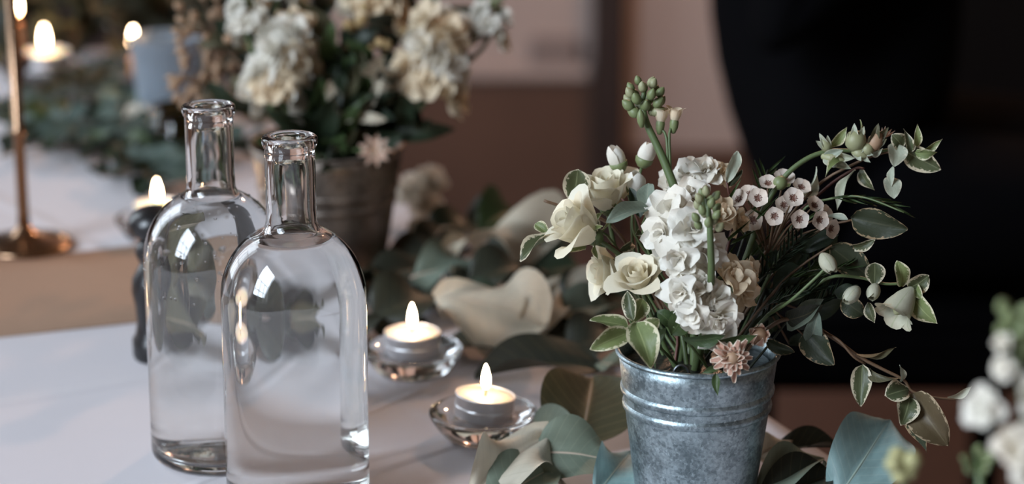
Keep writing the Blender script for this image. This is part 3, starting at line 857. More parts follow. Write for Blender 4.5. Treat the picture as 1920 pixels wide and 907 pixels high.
twig('pale edged leaf upright above the right of the white stock', [inb(RIM), P(1372, 430, T(.005)), P(1366, 360, T(0)), P(1362, 340, T(0))],
     [(1362, 342, 1383, 283, 26, T(0), T(-.004), 'pitto_pale', ('ob', 0), .4), (1364, 350, 1392, 318, 14, T(.004), T(.008), 'pitto_dark', ('ov', 0), .2)], mat='stem_red')
twig('yellow-green leaf cluster overhanging the left bucket rim', [inb(RIM), P(1225, 640, T(-.04)), P(1190, 612, T(-.055)), P(1180, 600, T(-.058))],
     [(1178, 612, 1106, 599, 30, T(-.052), T(-.058), 'pitto_light', ('ov', 0), .5), (1176, 624, 1106, 655, 42, T(-.055), T(-.066), 'pitto_light', ('ov', 1), .1),
      (1192, 606, 1222, 690, 58, T(-.060), T(-.074), 'pitto_light', ('ov', 1), -.2), (1184, 606, 1206, 560, 34, T(-.055), T(-.05), 'pitto_light', ('ob', 1), .3),
      (1188, 600, 1176, 545, 30, T(-.058), T(-.055), 'pitto', ('ov', 0), -.4), (1200, 618, 1236, 598, 30, T(-.055), T(-.06), 'pitto_light', ('ob', 2), .3)])
twig('dark green leaves under the lower white stock', [inb(RIM), P(1290, 640, T(-.045)), P(1262, 612, T(-.055))],
     [(1258, 628, 1292, 578, 44, T(-.055), T(-.05), 'leaf_green', ('ov', 0), .2), (1262, 610, 1232, 582, 30, T(-.05), T(-.05), 'leaf_green', ('ov', 1), .2),
      (1280, 635, 1360, 628, 34, T(-.055), T(-.06), 'leaf_green', ('la', 1), .6), (1250, 615, 1228, 690, 22, T(-.05), T(-.045), 'leaf_green', ('la', 0), .9), (1330, 645, 1420, 628, 30, T(-.05), T(-.055), 'leaf_green', ('la', 1), .4)],
     group='green sprigs low in the front bouquet', name='green_sprig')
for i, (pp, m) in enumerate((([(1290, 600), (1230, 500), (1190, 440), (1185, 400)], 'stem_green'), ([(1280, 620), (1210, 520), (1160, 470), (1140, 455)], 'stem_red'), ([(1270, 610), (1215, 470), (1190, 400), (1165, 372)], 'stem_red'))):
    t = twig(('green stalk rising between the cream roses', 'dark red stalk slanting toward the large left rose', 'thin red stalk behind the upper cream rose')[i], [inb(RIM)] + [P(x, y, T(.0)) for x, y in pp],
             [(pp[1][0], pp[1][1], pp[1][0]-18, pp[1][1]-40, 16, T(0), T(-.01), 'leaf_green', ('la', i), .3), (pp[2][0], pp[2][1], pp[2][0]+26, pp[2][1]-16, 18, T(0), T(.01), 'pitto', ('ov', i), .3)], mat=m, group='bare stalks of the front bouquet', name='leafy_stalk')

# waxflower
WXP = leaf_mesh('wax_petal', 'oboval', -.35, .35, .02, 6, 2, 0, 3)
WXC = lathe('wax_cup', [(0, -.55), (.20, -.5), (.42, -.12), (.46, .02), (.36, .05), (.22, -.10), (.08, -.12), (0, -.06)], 14)
def waxflower():
    root = inb(RIM, .015)
    t = thing('waxflower_sprig', 'waxflower sprig with small white starry blooms and dark centres', 'flower', root)
    hub = P(1440, 480, T(.0))
    part('stem', tube('stem', [root, P(1400, 560, T(0)), hub], .0015, .0010, 6, 4), 'stem_brown', t)
    spots = [(1421, 372, -.02, .0, .3), (1487, 372, -.02, .1, .4), (1452, 405, -.035, -.1, -.1), (1498, 411, -.03, .2, .0), (1386, 374, -.01, -.5, .5), (1404, 366, .0, -.2, .8),
             (1440, 345, .0, .0, .9), (1535, 412, -.025, .5, -.1), (1556, 428, -.015, .9, -.2), (1526, 386, -.01, .5, .6), (1412, 412, -.005, -.3, -.2), (1502, 352, .005, .3, .8),
             (1470, 336, .01, .2, 1.0), (1545, 402, .0, .9, .4), (1375, 400, .005, -.7, .1), (1470, 385, -.005, 0, .3)]
    for i, (x, y, d, nx, ny) in enumerate(spots):
        p = P(x, y, T(d)); n = nv(nx, ny, 1); rad = random.uniform(.0052, .0062)
        fl = part('floret', WXC, 'wax_cup', t, basis(p + n*rad*.10, n, rad*1.05))
        sp = random.random()*6
        for k in range(5):
            M = basis(p, n, 1, sp+k*2*pi/5).to_3x3()
            d_ = M @ Vector((1, 0, .35)); n3 = M @ Vector((-.35, 0, 1))
            part('petal', WXP, 'petal_wax', fl, frame(p + d_*rad*.28, p + d_*rad*1.10, n3, rad*1.15))
        part('twiglet', tube('twiglet', [p - n*rad*.4, p - n*.008 + (hub-p)*.25, hub.lerp(p, .15 + .02*(i % 3))], .0005, .0008, 5, 3), 'stem_brown', t)
    for i in range(26):                      # needle leaves
        a = hub + Vector((random.uniform(-.03, .035), random.uniform(-.02, .02), random.uniform(-.03, .03)))
        b = a + Vector((random.uniform(-.015, .02), random.uniform(-.01, .01), random.uniform(.006, .022)))
        leafw(t, a, b, .0018, 'leaf_green', ('la', i % 4), toc(a))
waxflower()
# rosemary like needles
def needles(label, foot, tip, n, ln, d, mat='leaf_green', name='needle_sprig'):
    root = inb(RIM, .02); a, b = P(*foot, T(d)), P(*tip, T(d))
    t = thing(name, label, 'foliage', root, 'needle leaved sprigs of the front bouquet')
    part('stem', tube('stem', [root, a.lerp(root, .4), a, b], .0009, .0004, 6, 4), 'stem_dark', t)
    for i in range(n):
        q = i/n; p = a.lerp(b, q); s = 1 if i % 2 else -1
        d_ = ((b-a).normalized()*.8 + RT*s*.55 + FW*random.uniform(-.4, .4)).normalized()
        leafw(t, p, p + d_*ln*random.uniform(.7, 1.1), .0014, mat, ('la', i % 4), toc(p))
    return t
needles('dark needle sprig pointing up beside the waxflowers', (1412, 395), (1440, 318), 12, .014, .03)
needles('fine needle sprig below the waxflowers at the right', (1470, 560), (1545, 470), 16, .015, .01)
needles('needle sprig arching right over the dark leaves', (1480, 520), (1590, 500), 16, .016, -.01)
needles('dark needle sprig right below the starry blooms', (1430, 520), (1510, 440), 20, .016, -.015, 'leaf_dark')
needles('needle sprig crossing the stem of the cream bells', (1440, 570), (1530, 540), 20, .016, -.03, 'leaf_dark')
needles('needle sprig fanning out above the dark grey leaf', (1490, 590), (1580, 540), 18, .015, -.005, 'leaf_dark')
needles('low needle sprig by the right bucket rim', (1430, 600), (1500, 540), 14, .014, .0, 'leaf_dark')
# feathery grass blade arching right
def grass():
    root = inb(RIM); t = thing('grass_blade', 'thin green grass arching right above the dark spotted leaf', 'foliage', root)
    part('stem', tube('stem', [root, P(1440, 520, T(0)), P(1500, 400, T(.0)), P(1560, 372, T(-.01)), P(1620, 370, T(-.02)), P(1695, 398, T(-.03))], .0010, .0005, 6, 5), 'stem_green', t)
    for i in range(14):
        x = 1560 + i*9; y = 370 + (i-5)**2*.25 if i > 5 else 371
        a = P(x, y, T(-.015)); b = P(x+40, y + (10 if i % 2 else -6) + i, T(-.02+.01*(i % 3)))
        leafw(t, a, b, .0012, 'leaf_green', ('la', i % 4), toc(a))
grass()

# arching stem with buds at upper right and its leaf tuft
def arch():
    root = inb(RIM, .018)
    t = thing('arching_stem', 'thick stem arching to the right with pale green buds at its end', 'flower', root)
    d = .005
    part('stem', tube('stem', [root, P(1392, 500, T(d)), P(1428, 400, T(d)), P(1468, 335, T(d)), P(1512, 298, T(d)), P(1556, 283, T(d)), P(1600, 283, T(d)), P(1640, 284, T(d)), P(1672, 280, T(d))], .0020, .0009, 8, 5), 'stem_green', t)
    bud(t, P(1463, 343, T(d-.006)), nv(.2, .6), .0085, 'round', 'bud_green')
    for (x, y, s, nx, ny, k, m) in ((1548, 272, .0095, -.4, .6, 'point', 'bud_olive'), (1562, 297, .0150, .9, -.2, 'long', 'bud_olive'), (1604, 264, .0125, .1, .9, 'round', 'bud_olive'), (1612, 288, .0100, .6, -.3, 'point', 'bud_olive'),
                                    (1642, 264, .0130, .4, .8, 'point', 'bud_brown'), (1626, 280, .008, .5, .5, 'round', 'bud_olive')):
        o = bud(t, P(x, y, T(d-.004)), nv(nx, ny, .3), s, k, m)
        if s > .009:
            b_ = P(x, y, T(d-.004)); dr = nv(nx, ny, .3)
            for q in range(4):
                sd_ = nv(nx*.3 + cos(q*1.6+.4)*.9, ny*.3 + sin(q*1.6+.4)*.9, .2)
                leafw(t, b_ - dr*s*.35, b_ + dr*s*.45 + sd_*s*.42, s*.40, 'pitto_pale' if m == 'bud_olive' else 'leaf_olive', ('ov', q), toc(b_), 'sepal')
    lf(t, 1556, 276, 1588, 238, 22, T(d), T(d-.006), 'pitto_light', ('la', 1), .4)
    lf(t, 1606, 258, 1612, 224, 10, T(d), T(d-.003), 'pitto_light', ('la', 2), .9)
    for i in range(8): lf(t, 1646+i*2, 258, 1636+i*6, 236+abs(i-4)*3, 4, T(d), T(d), 'petal_pink', ('la', i % 4), 0)
    lf(t, 1580, 302, 1548, 332, 18, T(d-.006), T(d-.012), 'pitto_light', ('la', 2), .8)
arch()
twig('leaf tuft with one broad edged leaf at the far upper right', [inb(RIM), P(1420, 500, T(.01)), P(1520, 360, T(.015)), P(1600, 308, T(.01)), P(1660, 286, T(.005)), P(1700, 285, T(.004))],
     [(1694, 282, 1764, 318, 46, T(.004), T(.0), 'pitto', ('ov', 0), .15), (1712, 285, 1720, 232, 18, T(.002), T(-.004), 'pitto_light', ('la', 1), .5), (1712, 284, 1767, 260, 18, T(.002), T(-.006), 'pitto_light', ('la', 1), .8),
      (1706, 286, 1694, 242, 16, T(.002), T(.0), 'pitto', ('la', 2), .3), (1715, 286, 1757, 285, 22, T(.0), T(-.006), 'pitto_light', ('ov', 2), .5), (1692, 275, 1672, 252, 34, T(.002), T(-.002), 'pitto', ('ov', 1), .3),
      (1676, 312, 1680, 268, 40, T(-.004), T(.0), 'pitto_pale', ('ob', 1), .4), (1674, 312, 1672, 350, 16, T(.0), T(-.004), 'pitto_pale', ('la', 1), .4), (1668, 330, 1676, 372, 34, T(.0), T(-.004), 'pitto_pale', ('ov', 2), -.3),
      (1636, 292, 1655, 278, 12, T(.006), T(.0), 'pitto_pale', ('la', 0), .3)], mat='stem_brown')
twig('twig of hanging pale leaves under the arching stem', [inb(RIM), P(1440, 470, T(.02)), P(1540, 360, T(.02)), P(1600, 318, T(.015)), P(1620, 316, T(.012))],
     [(1604, 318, 1570, 394, 22, T(.012), T(.004), 'pitto_pale', ('la', 1), .7), (1612, 318, 1640, 356, 22, T(.012), T(.006), 'pitto', ('ov', 2), .5), (1500, 365, 1530, 312, 20, T(.02), T(.01), 'pitto_pale', ('la', 2), .9), (1480, 350, 1466, 330, 14, T(.02), T(.02), 'pitto_light', ('ov', 0), .3)], mat='stem_red')
twig('broad dark leaf with a ragged reddish edge at the right', [inb(RIM), P(1460, 500, T(.0)), P(1540, 430, T(-.005)), P(1600, 412, T(-.01))],
     [(1596, 408, 1702, 430, 58, T(-.01), T(-.02), 'pitto_dark', ('ov', 0), .2), (1590, 412, 1545, 408, 16, T(-.008), T(.0), 'pitto_pale', ('la', 0), .8)], mat='stem_brown')
twig('dark leaves stepping down at the right of the waxflowers', [inb(RIM), P(1440, 560, T(-.005)), P(1500, 500, T(-.01)), P(1560, 460, T(-.015))],
     [(1556, 462, 1632, 520, 58, T(-.012), T(-.01), 'pitto_dark', ('ov', 0), -.1), (1594, 462, 1641, 450, 22, T(-.012), T(-.02), 'pitto', ('ov', 1), .5), (1570, 440, 1500, 470, 40, T(0), T(.01), 'leaf_dark', ('ov', 1), .3),
      (1500, 500, 1450, 540, 44, T(0), T(.0), 'leaf_dark', ('ov', 0), .3)], mat='stem_brown')
# clematis-like drooping bells
def bells():
    root = inb(RIM)
    t = thing('bellflower_stem', 'stem of drooping cream bells with edged leaves at the right', 'flower', root)
    part('stem', tube('stem', [root, P(1440, 590, T(-.015)), P(1500, 556, T(-.025)), P(1556, 520, T(-.03)), P(1610, 520, T(-.03)), P(1660, 532, T(-.03)), P(1700, 530, T(-.03))], .0012, .0008, 6, 5), 'stem_green', t)
    part('side_stem', tube('side_stem', [P(1440, 590, T(-.015)), P(1480, 565, T(-.035)), P(1530, 520, T(-.045)), P(1545, 505, T(-.048))], .0010, .0008, 6, 4), 'stem_green', t)
    def bell(x, y, d, s, nx, ny, n=6):
        p = P(x, y, T(d)); a = nv(nx, ny, .3)
        b = part('bell', BUD['point'], 'bud_olive', t, basis(p, a, s*.8))
        for i in range(n):
            part('petal', RPB if s < .02 else RPT, 'petal_bell', b, basis(p - a*s*.5, a, s*(1.0 if s < .02 else 1.1)*random.uniform(.92, 1.05), i*2*pi/n))
    bell(1551, 492, -.048, .0125, .3, -.5)
    bell(1598, 552, -.04, .0120, -.5, -.5)
    bell(1638, 546, -.035, .0105, -.2, -.4)
    bell(1692, 568, -.035, .0215, -.55, -.75, 6)
    for a in ((1640, 536, 1640, 492, 40, T(-.032), T(-.03), 'pitto', ('ob', 0), .2), (1690, 536, 1682, 488, 34, T(-.03), T(-.035), 'pitto_light', ('ov', 1), .5), (1704, 540, 1742, 516, 40, T(-.03), T(-.035), 'pitto', ('ov', 1), .4),
              (1712, 556, 1758, 606, 40, T(-.03), T(-.04), 'pitto_light', ('ov', 2), .4), (1716, 536, 1728, 560, 22, T(-.03), T(-.036), 'pitto_light', ('ov', 1), .3), (1628, 566, 1640, 605, 24, T(-.03), T(-.03), 'pitto', ('la', 1), .4),
              (1600, 535, 1570, 560, 24, T(-.03), T(-.02), 'leaf_dark', ('ov', 1), .4), (1580, 560, 1620, 590, 40, T(-.02), T(-.02), 'pitto_dark', ('ov', 1), .2)):
        lf(t, *a)
bells()
# dark under-growth on the right of the bouquet
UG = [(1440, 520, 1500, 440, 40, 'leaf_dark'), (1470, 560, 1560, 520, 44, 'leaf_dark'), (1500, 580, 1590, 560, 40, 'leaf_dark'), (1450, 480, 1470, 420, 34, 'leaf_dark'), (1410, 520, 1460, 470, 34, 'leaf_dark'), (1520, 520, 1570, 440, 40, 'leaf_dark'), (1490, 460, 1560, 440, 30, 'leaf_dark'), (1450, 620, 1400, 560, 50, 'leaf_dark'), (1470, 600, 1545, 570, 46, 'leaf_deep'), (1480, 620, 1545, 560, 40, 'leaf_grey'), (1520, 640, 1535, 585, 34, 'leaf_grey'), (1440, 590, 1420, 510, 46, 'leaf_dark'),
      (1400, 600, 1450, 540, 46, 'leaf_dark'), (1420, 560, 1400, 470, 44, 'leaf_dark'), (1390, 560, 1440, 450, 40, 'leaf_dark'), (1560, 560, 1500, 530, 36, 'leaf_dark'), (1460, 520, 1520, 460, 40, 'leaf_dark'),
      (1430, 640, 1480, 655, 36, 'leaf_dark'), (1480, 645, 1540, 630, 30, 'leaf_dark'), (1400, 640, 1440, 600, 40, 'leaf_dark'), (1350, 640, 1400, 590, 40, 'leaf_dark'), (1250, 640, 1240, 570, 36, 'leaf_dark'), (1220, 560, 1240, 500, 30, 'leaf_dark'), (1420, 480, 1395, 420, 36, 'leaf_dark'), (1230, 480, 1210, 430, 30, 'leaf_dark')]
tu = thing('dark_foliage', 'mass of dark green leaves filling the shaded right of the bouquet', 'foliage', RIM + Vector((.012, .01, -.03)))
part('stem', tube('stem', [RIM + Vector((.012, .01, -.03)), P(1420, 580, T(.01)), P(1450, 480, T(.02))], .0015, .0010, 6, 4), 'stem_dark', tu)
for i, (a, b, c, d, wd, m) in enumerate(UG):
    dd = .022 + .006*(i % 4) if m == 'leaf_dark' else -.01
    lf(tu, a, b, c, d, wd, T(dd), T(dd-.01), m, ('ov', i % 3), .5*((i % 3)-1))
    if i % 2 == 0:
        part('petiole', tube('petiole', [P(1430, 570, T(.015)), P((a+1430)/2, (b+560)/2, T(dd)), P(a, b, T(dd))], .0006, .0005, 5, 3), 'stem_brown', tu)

# trailing sprig at lower right
def trailing():
    root = inb(RIM)
    t = thing('trailing_sprig', 'trailing variegated sprig hanging out over the table edge at right', 'foliage', root)
    d = -.01
    part('stem', tube('stem', [root, P(1440, 615, T(d)), P(1500, 600, T(d)), P(1560, 632, T(d)), P(1610, 668, T(d)), P(1655, 692, T(d)), P(1694, 712, T(d)), P(1712, 734, T(d)), P(1760, 746, T(d)), P(1812, 748, T(d))], .0014, .0006, 6, 6), 'stem_brown', t)
    part('side_stem', tube('side_stem', [P(1545, 622, T(d)), P(1575, 640, T(d-.004)), P(1600, 668, T(d-.004)), P(1622, 682, T(d))], .0010, .0007, 6, 4), 'stem_brown', t)
    for a in ((1508, 622, 1564, 684, 56, T(d), T(d-.01), 'pitto_dark', ('ov', 0), .2), (1617, 684, 1614, 762, 40, T(d), T(d-.006), 'pitto', ('ov', 0), .1), (1704, 730, 1660, 742, 44, T(d), T(d-.01), 'pitto', ('ob', 1), .3),
              (1706, 745, 1690, 798, 44, T(d-.004), T(d-.01), 'pitto', ('ov', 1), -.2), (1712, 738, 1778, 836, 72, T(d), T(d-.012), 'pitto_bronze', ('ov', 1), .2), (1776, 744, 1822, 724, 18, T(d), T(d-.004), 'pitto_pale', ('la', 1), .7),
              (1600, 662, 1680, 650, 12, T(d), T(d), 'leaf_olive', ('la', 1), .9), (1690, 716, 1686, 684, 16, T(d), T(d-.004), 'pitto_pale', ('ov', 2), .9), (1716, 745, 1738, 846, 40, T(d+.006), T(d), 'pitto_dark', ('ov', 2), .5),
              (1440, 640, 1490, 660, 26, T(d), T(d-.01), 'pitto_dark', ('ov', 1), .3), (1630, 690, 1690, 708, 16, T(d), T(d-.01), 'stem', ('la', 2), .6)):
        a = list(a)
        if a[7] == 'stem': a[7] = 'leaf_olive'
        lf(t, *a)
trailing()
# astrantia at the rim
def astrantia():
    root = inb(RIM, .012)
    t = thing('pink_astrantia', 'faded pink and cream astrantia bloom hanging over the bucket rim', 'flower', root)
    c = P(1374, 670, T(-.060)); a = nv(-.1, -.05, 1)
    for i in range(30):
        M = basis(c, a, 1, i*2.399).to_3x3(); q = i/29
        d = (M @ Vector((1, 0, -.25 + 1.5*q))).normalized(); n3 = M @ Vector((-.3-q, 0, 1))
        part('petal', LV['pe', i % 4], 'petal_pink', t, frame(c, c + d*.0138*random.uniform(.72, 1.12)*(1-.30*q), n3, .0044))
    part('heart', BUD['round'], 'bud_brown', t, basis(c + a*.0035, a, .0078))
    leafw(t, P(1365, 655, T(-.055)), P(1308, 654, T(-.058)), .0080, 'petal_white', ('pe', 0), nv(.1, .7, .6), 'petal')
    stem_from(t, root, c - a*.003, nv(0, .1, .8), .0011, .0010, 'stem_green', .35)
    b = P(1422, 630, T(-.045)); bb = bud(t, b, nv(.3, .6), .0100, 'round', 'bud_brown')
    for i in range(7):
        dd = basis(b, nv(.3, .6), 1, i*.9).to_3x3()
        leafw(bb, b + dd @ Vector((.003, 0, -.005)), b + dd @ Vector((.0042, 0, .0062)), .0048, 'petal_pink', ('ov', i % 3), dd @ Vector((1, 0, .2)), 'bract')
    part('pedicel', tube('pedicel', [root, b.lerp(root, .4), b], .0009, .0007, 6, 4), 'stem_brown', t)
    lf(t, 1342, 700, 1346, 742, 16, T(-.062), T(-.064), 'leaf_green', ('la', 0), .2)
    lf(t, 1350, 690, 1316, 700, 14, T(-.058), T(-.06), 'leaf_green', ('la', 1), .3)
astrantia()

# ================================================================== LEAVES ON THE TABLE
def table_leaf(label, bx, by, zb, tx, ty, zt, width, mat, var=0, roll=0.0, group='big leaves lying on the cloth', n=None):
    b, t = at(bx, by, zb), at(tx, ty, zt)
    up = n or Vector((0, -.25, 1))
    nn = rolled(b, t, up, roll) if roll >= 0 else max((rolled(b, t, up, q) for q in (roll, -roll)), key=lambda v: v.dot(toc(b)))
    M = frame(b, t, nn, width)
    me = LV['big', var]
    o = part('loose_leaf', me, mat, None, M)
    tag(o, label, 'leaf', group)
    # midrib along the middle of the blade
    mid = [me.vertices[i*13+6].co.copy() for i in range(0, 19, 3)]
    part('midrib', tube('midrib', [M @ (q - Vector((0, 0, .004))) for q in mid], .0011, .0004, 6, 2), 'rib_teal' if mat == 'leaf_teal' else 'stem_pale' if mat in ('leaf_olive', 'leaf_cream', 'leaf_grey') else 'stem_dark', o)
    return o
table_leaf('broad dark olive leaf left of the front bucket with a pale upright midrib', 1088, 842, .004, 1112, 705, .026, .062, 'leaf_olive', 0, .15)
table_leaf('grey-green leaf with a browned edge before the olive leaf', 1002, 850, .016, 1172, 868, .010, .040, 'leaf_grey', 1, -.45)
table_leaf('small domed blue-green leaf beside the nearest tealight', 1000, 820, .010, 1082, 826, .010, .036, 'leaf_grey', 2, -.5)
table_leaf('teal leaf tucked against the foot of the front bucket', 1120, 925, .004, 1184, 845, .012, .034, 'leaf_teal', 1, .5)
table_leaf('beige dry leaf curling up at the bottom middle', 880, 935, .003, 1022, 818, .024, .042, 'leaf_cream', 5, -.35)
table_leaf('second grey leaf under the beige curl at the bottom edge', 930, 950, .002, 1030, 880, .006, .040, 'leaf_grey', 0, .2)
table_leaf('long deep green leaf behind the nearest tealight', 1128, 690, .012, 890, 706, .004, .048, 'leaf_deep', 0, .1)
table_leaf('pale green leaf end poking out left of the bucket rim', 1215, 700, .012, 1112, 682, .014, .022, 'leaf_grey', 1, .3)
table_leaf('large blue-teal leaf standing up right of the bucket', 1560, 950, .004, 1668, 786, .040, .046, 'leaf_teal', 4, .45)
table_leaf('grey woolly leaf folded at the bottom right of the bucket', 1400, 945, .004, 1545, 858, .016, .026, 'leaf_grey', 4, .1)
table_leaf('dark narrow leaf lying between bucket and table corner', 1440, 850, .006, 1580, 838, .008, .018, 'leaf_deep', 0, .0)
table_leaf('small tan leaf against the right foot of the bucket', 1418, 858, .006, 1486, 826, .014, .022, 'leaf_cream', 1, .2)
table_leaf('dark leaf under the large teal leaf', 1430, 960, .002, 1570, 885, .010, .034, 'leaf_deep', 0, .1)
# blurred garland behind the tealights
for i, a in enumerate((
    ('crumpled pale beige leaf hanging widest behind the tealights', 818, 566, .030, 1018, 610, .020, .060, 'leaf_cream', 6, -.45),
    ('pale leaf fold right of the crumpled beige leaf', 960, 650, .006, 1042, 540, .030, .034, 'leaf_cream', 5, .5),
    ('long pale leaf highest in the blurred garland', 832, 478, .030, 1022, 462, .020, .038, 'leaf_cream', 6, -.2),
    ('pale grey leaf below the long pale leaf', 770, 520, .020, 912, 500, .022, .034, 'leaf_grey', 5, -.2),
    ('dark leaf between the pale garland leaves', 880, 530, .020, 1030, 510, .020, .036, 'leaf_deep', 1, 0),
    ('dark leaf under the crumpled beige leaf', 830, 640, .004, 960, 660, .006, .050, 'leaf_deep', 0, 0),
    ('deep green leaf behind the rear tealight', 700, 600, .010, 850, 560, .015, .050, 'leaf_deep', 1, .1),
    ('olive leaf at the far end of the blurred garland', 900, 430, .020, 1010, 400, .015, .040, 'leaf_green', 1, .2),
    ('dark leaf behind the front bottle beside the rear tealight', 600, 640, .008, 715, 590, .012, .048, 'leaf_deep', 1, .1),
    ('grey leaf seen through the front bottle', 520, 600, .012, 640, 560, .020, .046, 'leaf_grey', 1, -.1),
    ('deep green leaf seen through the front bottle shoulder', 560, 560, .012, 700, 530, .020, .046, 'leaf_deep', 5, -.1),
    ('dark leaf close behind the rear bottle', 400, 560, .010, 520, 520, .022, .050, 'leaf_deep', 5, -.1),
    ('deep green leaf behind the rear bottle shoulder', 400, 500, .012, 500, 450, .024, .048, 'leaf_dark', 1, -.2),
    ('olive leaf behind the rear bottle toward the tealight', 350, 470, .012, 440, 420, .022, .044, 'leaf_olive', 4, -.1),
    ('tall dark leaf hidden behind the front bottle neck', 560, 520, .020, 470, 480, .050, .060, 'leaf_deep', 0, -.4),
    ('brown leaf upright behind both bottles', 500, 570, .010, 470, 520, .050, .060, 'leaf_olive', 5, .3),
    ('deep leaf standing behind the shoulder of the front bottle', 620, 540, .010, 560, 490, .050, .060, 'leaf_deep', 1, -.3),
    ('olive leaf low between the two bottles', 440, 610, .006, 560, 585, .030, .056, 'leaf_olive', 4, -.2),
    ('dark leaf between the rear bottle and the blurred bucket', 470, 620, .006, 580, 600, .012, .048, 'leaf_deep', 0, .1),
    ('dark leaf against the foot of the rear tealight dish', 700, 620, 0.003, 800, 600, 0.008, .052, 'leaf_deep', 0, 0.1),
    ('dark leaf behind the rear tealight flame', 760, 560, 0.004, 860, 545, 0.01, .052, 'leaf_deep', 5, 0.0),
    ('dark leaf under the left of the crumpled beige leaf', 850, 590, 0.003, 960, 575, 0.008, .052, 'leaf_dark', 0, 0.1),
    ('dark leaf under the right of the crumpled beige leaf', 940, 560, 0.004, 1050, 545, 0.01, .052, 'leaf_deep', 1, 0.0),
    ('dark leaf lowest toward the left roses behind the pale fold', 980, 520, 0.004, 1090, 500, 0.01, .052, 'leaf_dark', 0, 0.1),
    ('deep leaf under the lower left rose', 1040, 570, 0.003, 1140, 555, 0.008, .052, 'leaf_deep', 5, 0.0),
    ('dark leaf left of the fallen white blossom', 720, 500, 0.004, 830, 480, 0.01, .052, 'leaf_deep', 0, 0.0),
    ('dark leaf right of the fallen white blossom', 800, 450, 0.004, 910, 430, 0.012, .052, 'leaf_dark', 1, 0.0),
    ('dark leaf under the long pale garland leaf', 900, 480, 0.004, 1010, 470, 0.01, .052, 'leaf_deep', 0, 0.1),
    ('dark leaf right of the front bottle shoulder', 690, 560, 0.004, 780, 530, 0.008, .052, 'leaf_dark', 5, 0.0),
    ('deep leaf peeping below the pale fold', 930, 620, 0.003, 1030, 600, 0.008, .052, 'leaf_deep', 0, 0.0),
    ('dark leaf behind the yellow-green cluster', 1060, 620, 0.003, 1160, 610, 0.008, .052, 'leaf_dark', 1, 0.0),
    ('dark leaf in the gap between the two wide pale leaves', 830, 540, 0.003, 930, 520, 0.008, .052, 'leaf_deep', 5, 0.1),
    ('dark leaf at the far tip of the blurred garland', 870, 420, 0.004, 960, 405, 0.01, .052, 'leaf_dark', 0, 0.0),
    ('deep leaf right of the long pale garland leaf', 1010, 480, 0.004, 1080, 462, 0.01, .052, 'leaf_deep', 0, 0.1),
    ('dark leaf before the blurred rear bucket', 560, 500, 0.004, 650, 470, 0.01, .052, 'leaf_deep', 0, 0.1),
    ('dark leaf hidden low behind the front bucket rim', 1120, 560, 0.003, 1210, 560, 0.006, .052, 'leaf_dark', 0, 0.1),
    ('dark leaf right of the crumpled leaf toward the roses', 1010, 640, .006, 1120, 590, .012, .050, 'leaf_deep', 1, .2),
    ('greyish leaf below the rose and right of the garland', 1040, 600, .016, 1150, 575, .010, .030, 'leaf_grey', 0, -.2),
    ('small brown leaf under the left roses', 1070, 560, .012, 1140, 540, .010, .026, 'leaf_cream', 2, .3),
    ('dark leaf beside the foot of the blurred bucket', 700, 545, .006, 800, 500, .012, .040, 'leaf_deep', 0, .1),
    ('dark leaf lying left of the bucket rim under the yellow-green cluster', 1060, 660, .006, 1180, 640, .012, .052, 'leaf_deep', 1, .0),
    ('blurred dark leaf right behind the tan leaf', 780, 470, .010, 880, 440, .016, .036, 'leaf_deep', 1, .0),
    ('blurred tan leaf next to the fallen white flower', 770, 460, .010, 850, 425, .018, .028, 'gold', 1, .0))):
    a = list(a)
    if a[8] == 'gold': a[8] = 'leaf_cream'
    table_leaf(*a, group='blurred garland leaves behind the tealights')
def fallen_flower():
    b = at(790, 410, .0)
    t = thing('fallen_flower', 'blurred white blossom lying by the bucket behind the tealights', 'flower', b)
    for i, (dx, dz) in enumerate(((-.006, .022), (.008, .030), (.004, .012))):
        part('floret', FM[i], 'petal_white', t, basis(b + Vector((dx, -.004*i, dz)), (-.2+.2*i, -.7, .6), .017))
    part('stem', tube('stem', [b + Vector((0, .01, .002)), b + Vector((.001, .004, .012)), b+Vector((.002, 0, .024))], .0014, .0012, 6, 3), 'stem_green', t)
fallen_flower()
tag(part('loose_stalk', tube('stalk', [at(1000, 858, .006), at(1030, 880, .008), at(1062, 915, .004)], .0014, .0016, 8, 4), 'stem_pale', None), 'pinkish bare stalk between the grey leaf and the beige curl', 'stalk')

# ================================================================== REAR BOUQUET
def rear_stock(label, top, low, n, rad, spread, d, mats=('petal_white',), grp='stocks of the rear bouquet', buds=4, rim=RIM2, trr=None):
    t2 = depth(rim) + d if trr is None else trr
    root = inb(rim, .025); a, b = P(*low, t2), P(*top, t2)
    t = thing('stock_stem', label, 'flower', root, grp)
    part('stem', tube('stem', [root, a.lerp(root, .35), a, b], .0026, .0014, 8, 4), 'stem_green', t)
    for i in range(n):
        q = (i+.5)/n; an = i*2.4
        n_ = nv(cos(an), .25+.5*q, .35-sin(an)*.9)
        p = a.lerp(b, q) + n_*spread
        part('floret', FM[i % 3], mats[i % len(mats)], t, basis(p, n_, rad*(1-.25*q), i*1.3))
    for i in range(buds):
        an = i*2.4
        bud(t, b + nv(cos(an)*.6, 1, -sin(an)*.6)*(.006 + .003*i), nv(cos(an)*.5, 1, 0), .008, 'point', 'bud_green')
    return t
rear_stock('blurred white stock left in the rear bouquet, hanging lowest', (545, 60), (508, 205), 12, .021, .012, -.03, ('petal_white', 'petal_white', 'petal_cream'))
rear_stock('blurred cream stock right in the rear bouquet', (830, 55), (795, 195), 13, .023, .015, -.02, ('petal_cream', 'petal_white'))
rear_stock('short white stock at the left rim of the rear bouquet', (460, 20), (468, 85), 5, .015, .007, -.01)
rear_stock('small white sprig with buds right above the cream stock', (925, 30), (905, 90), 5, .014, .010, .0, buds=6)
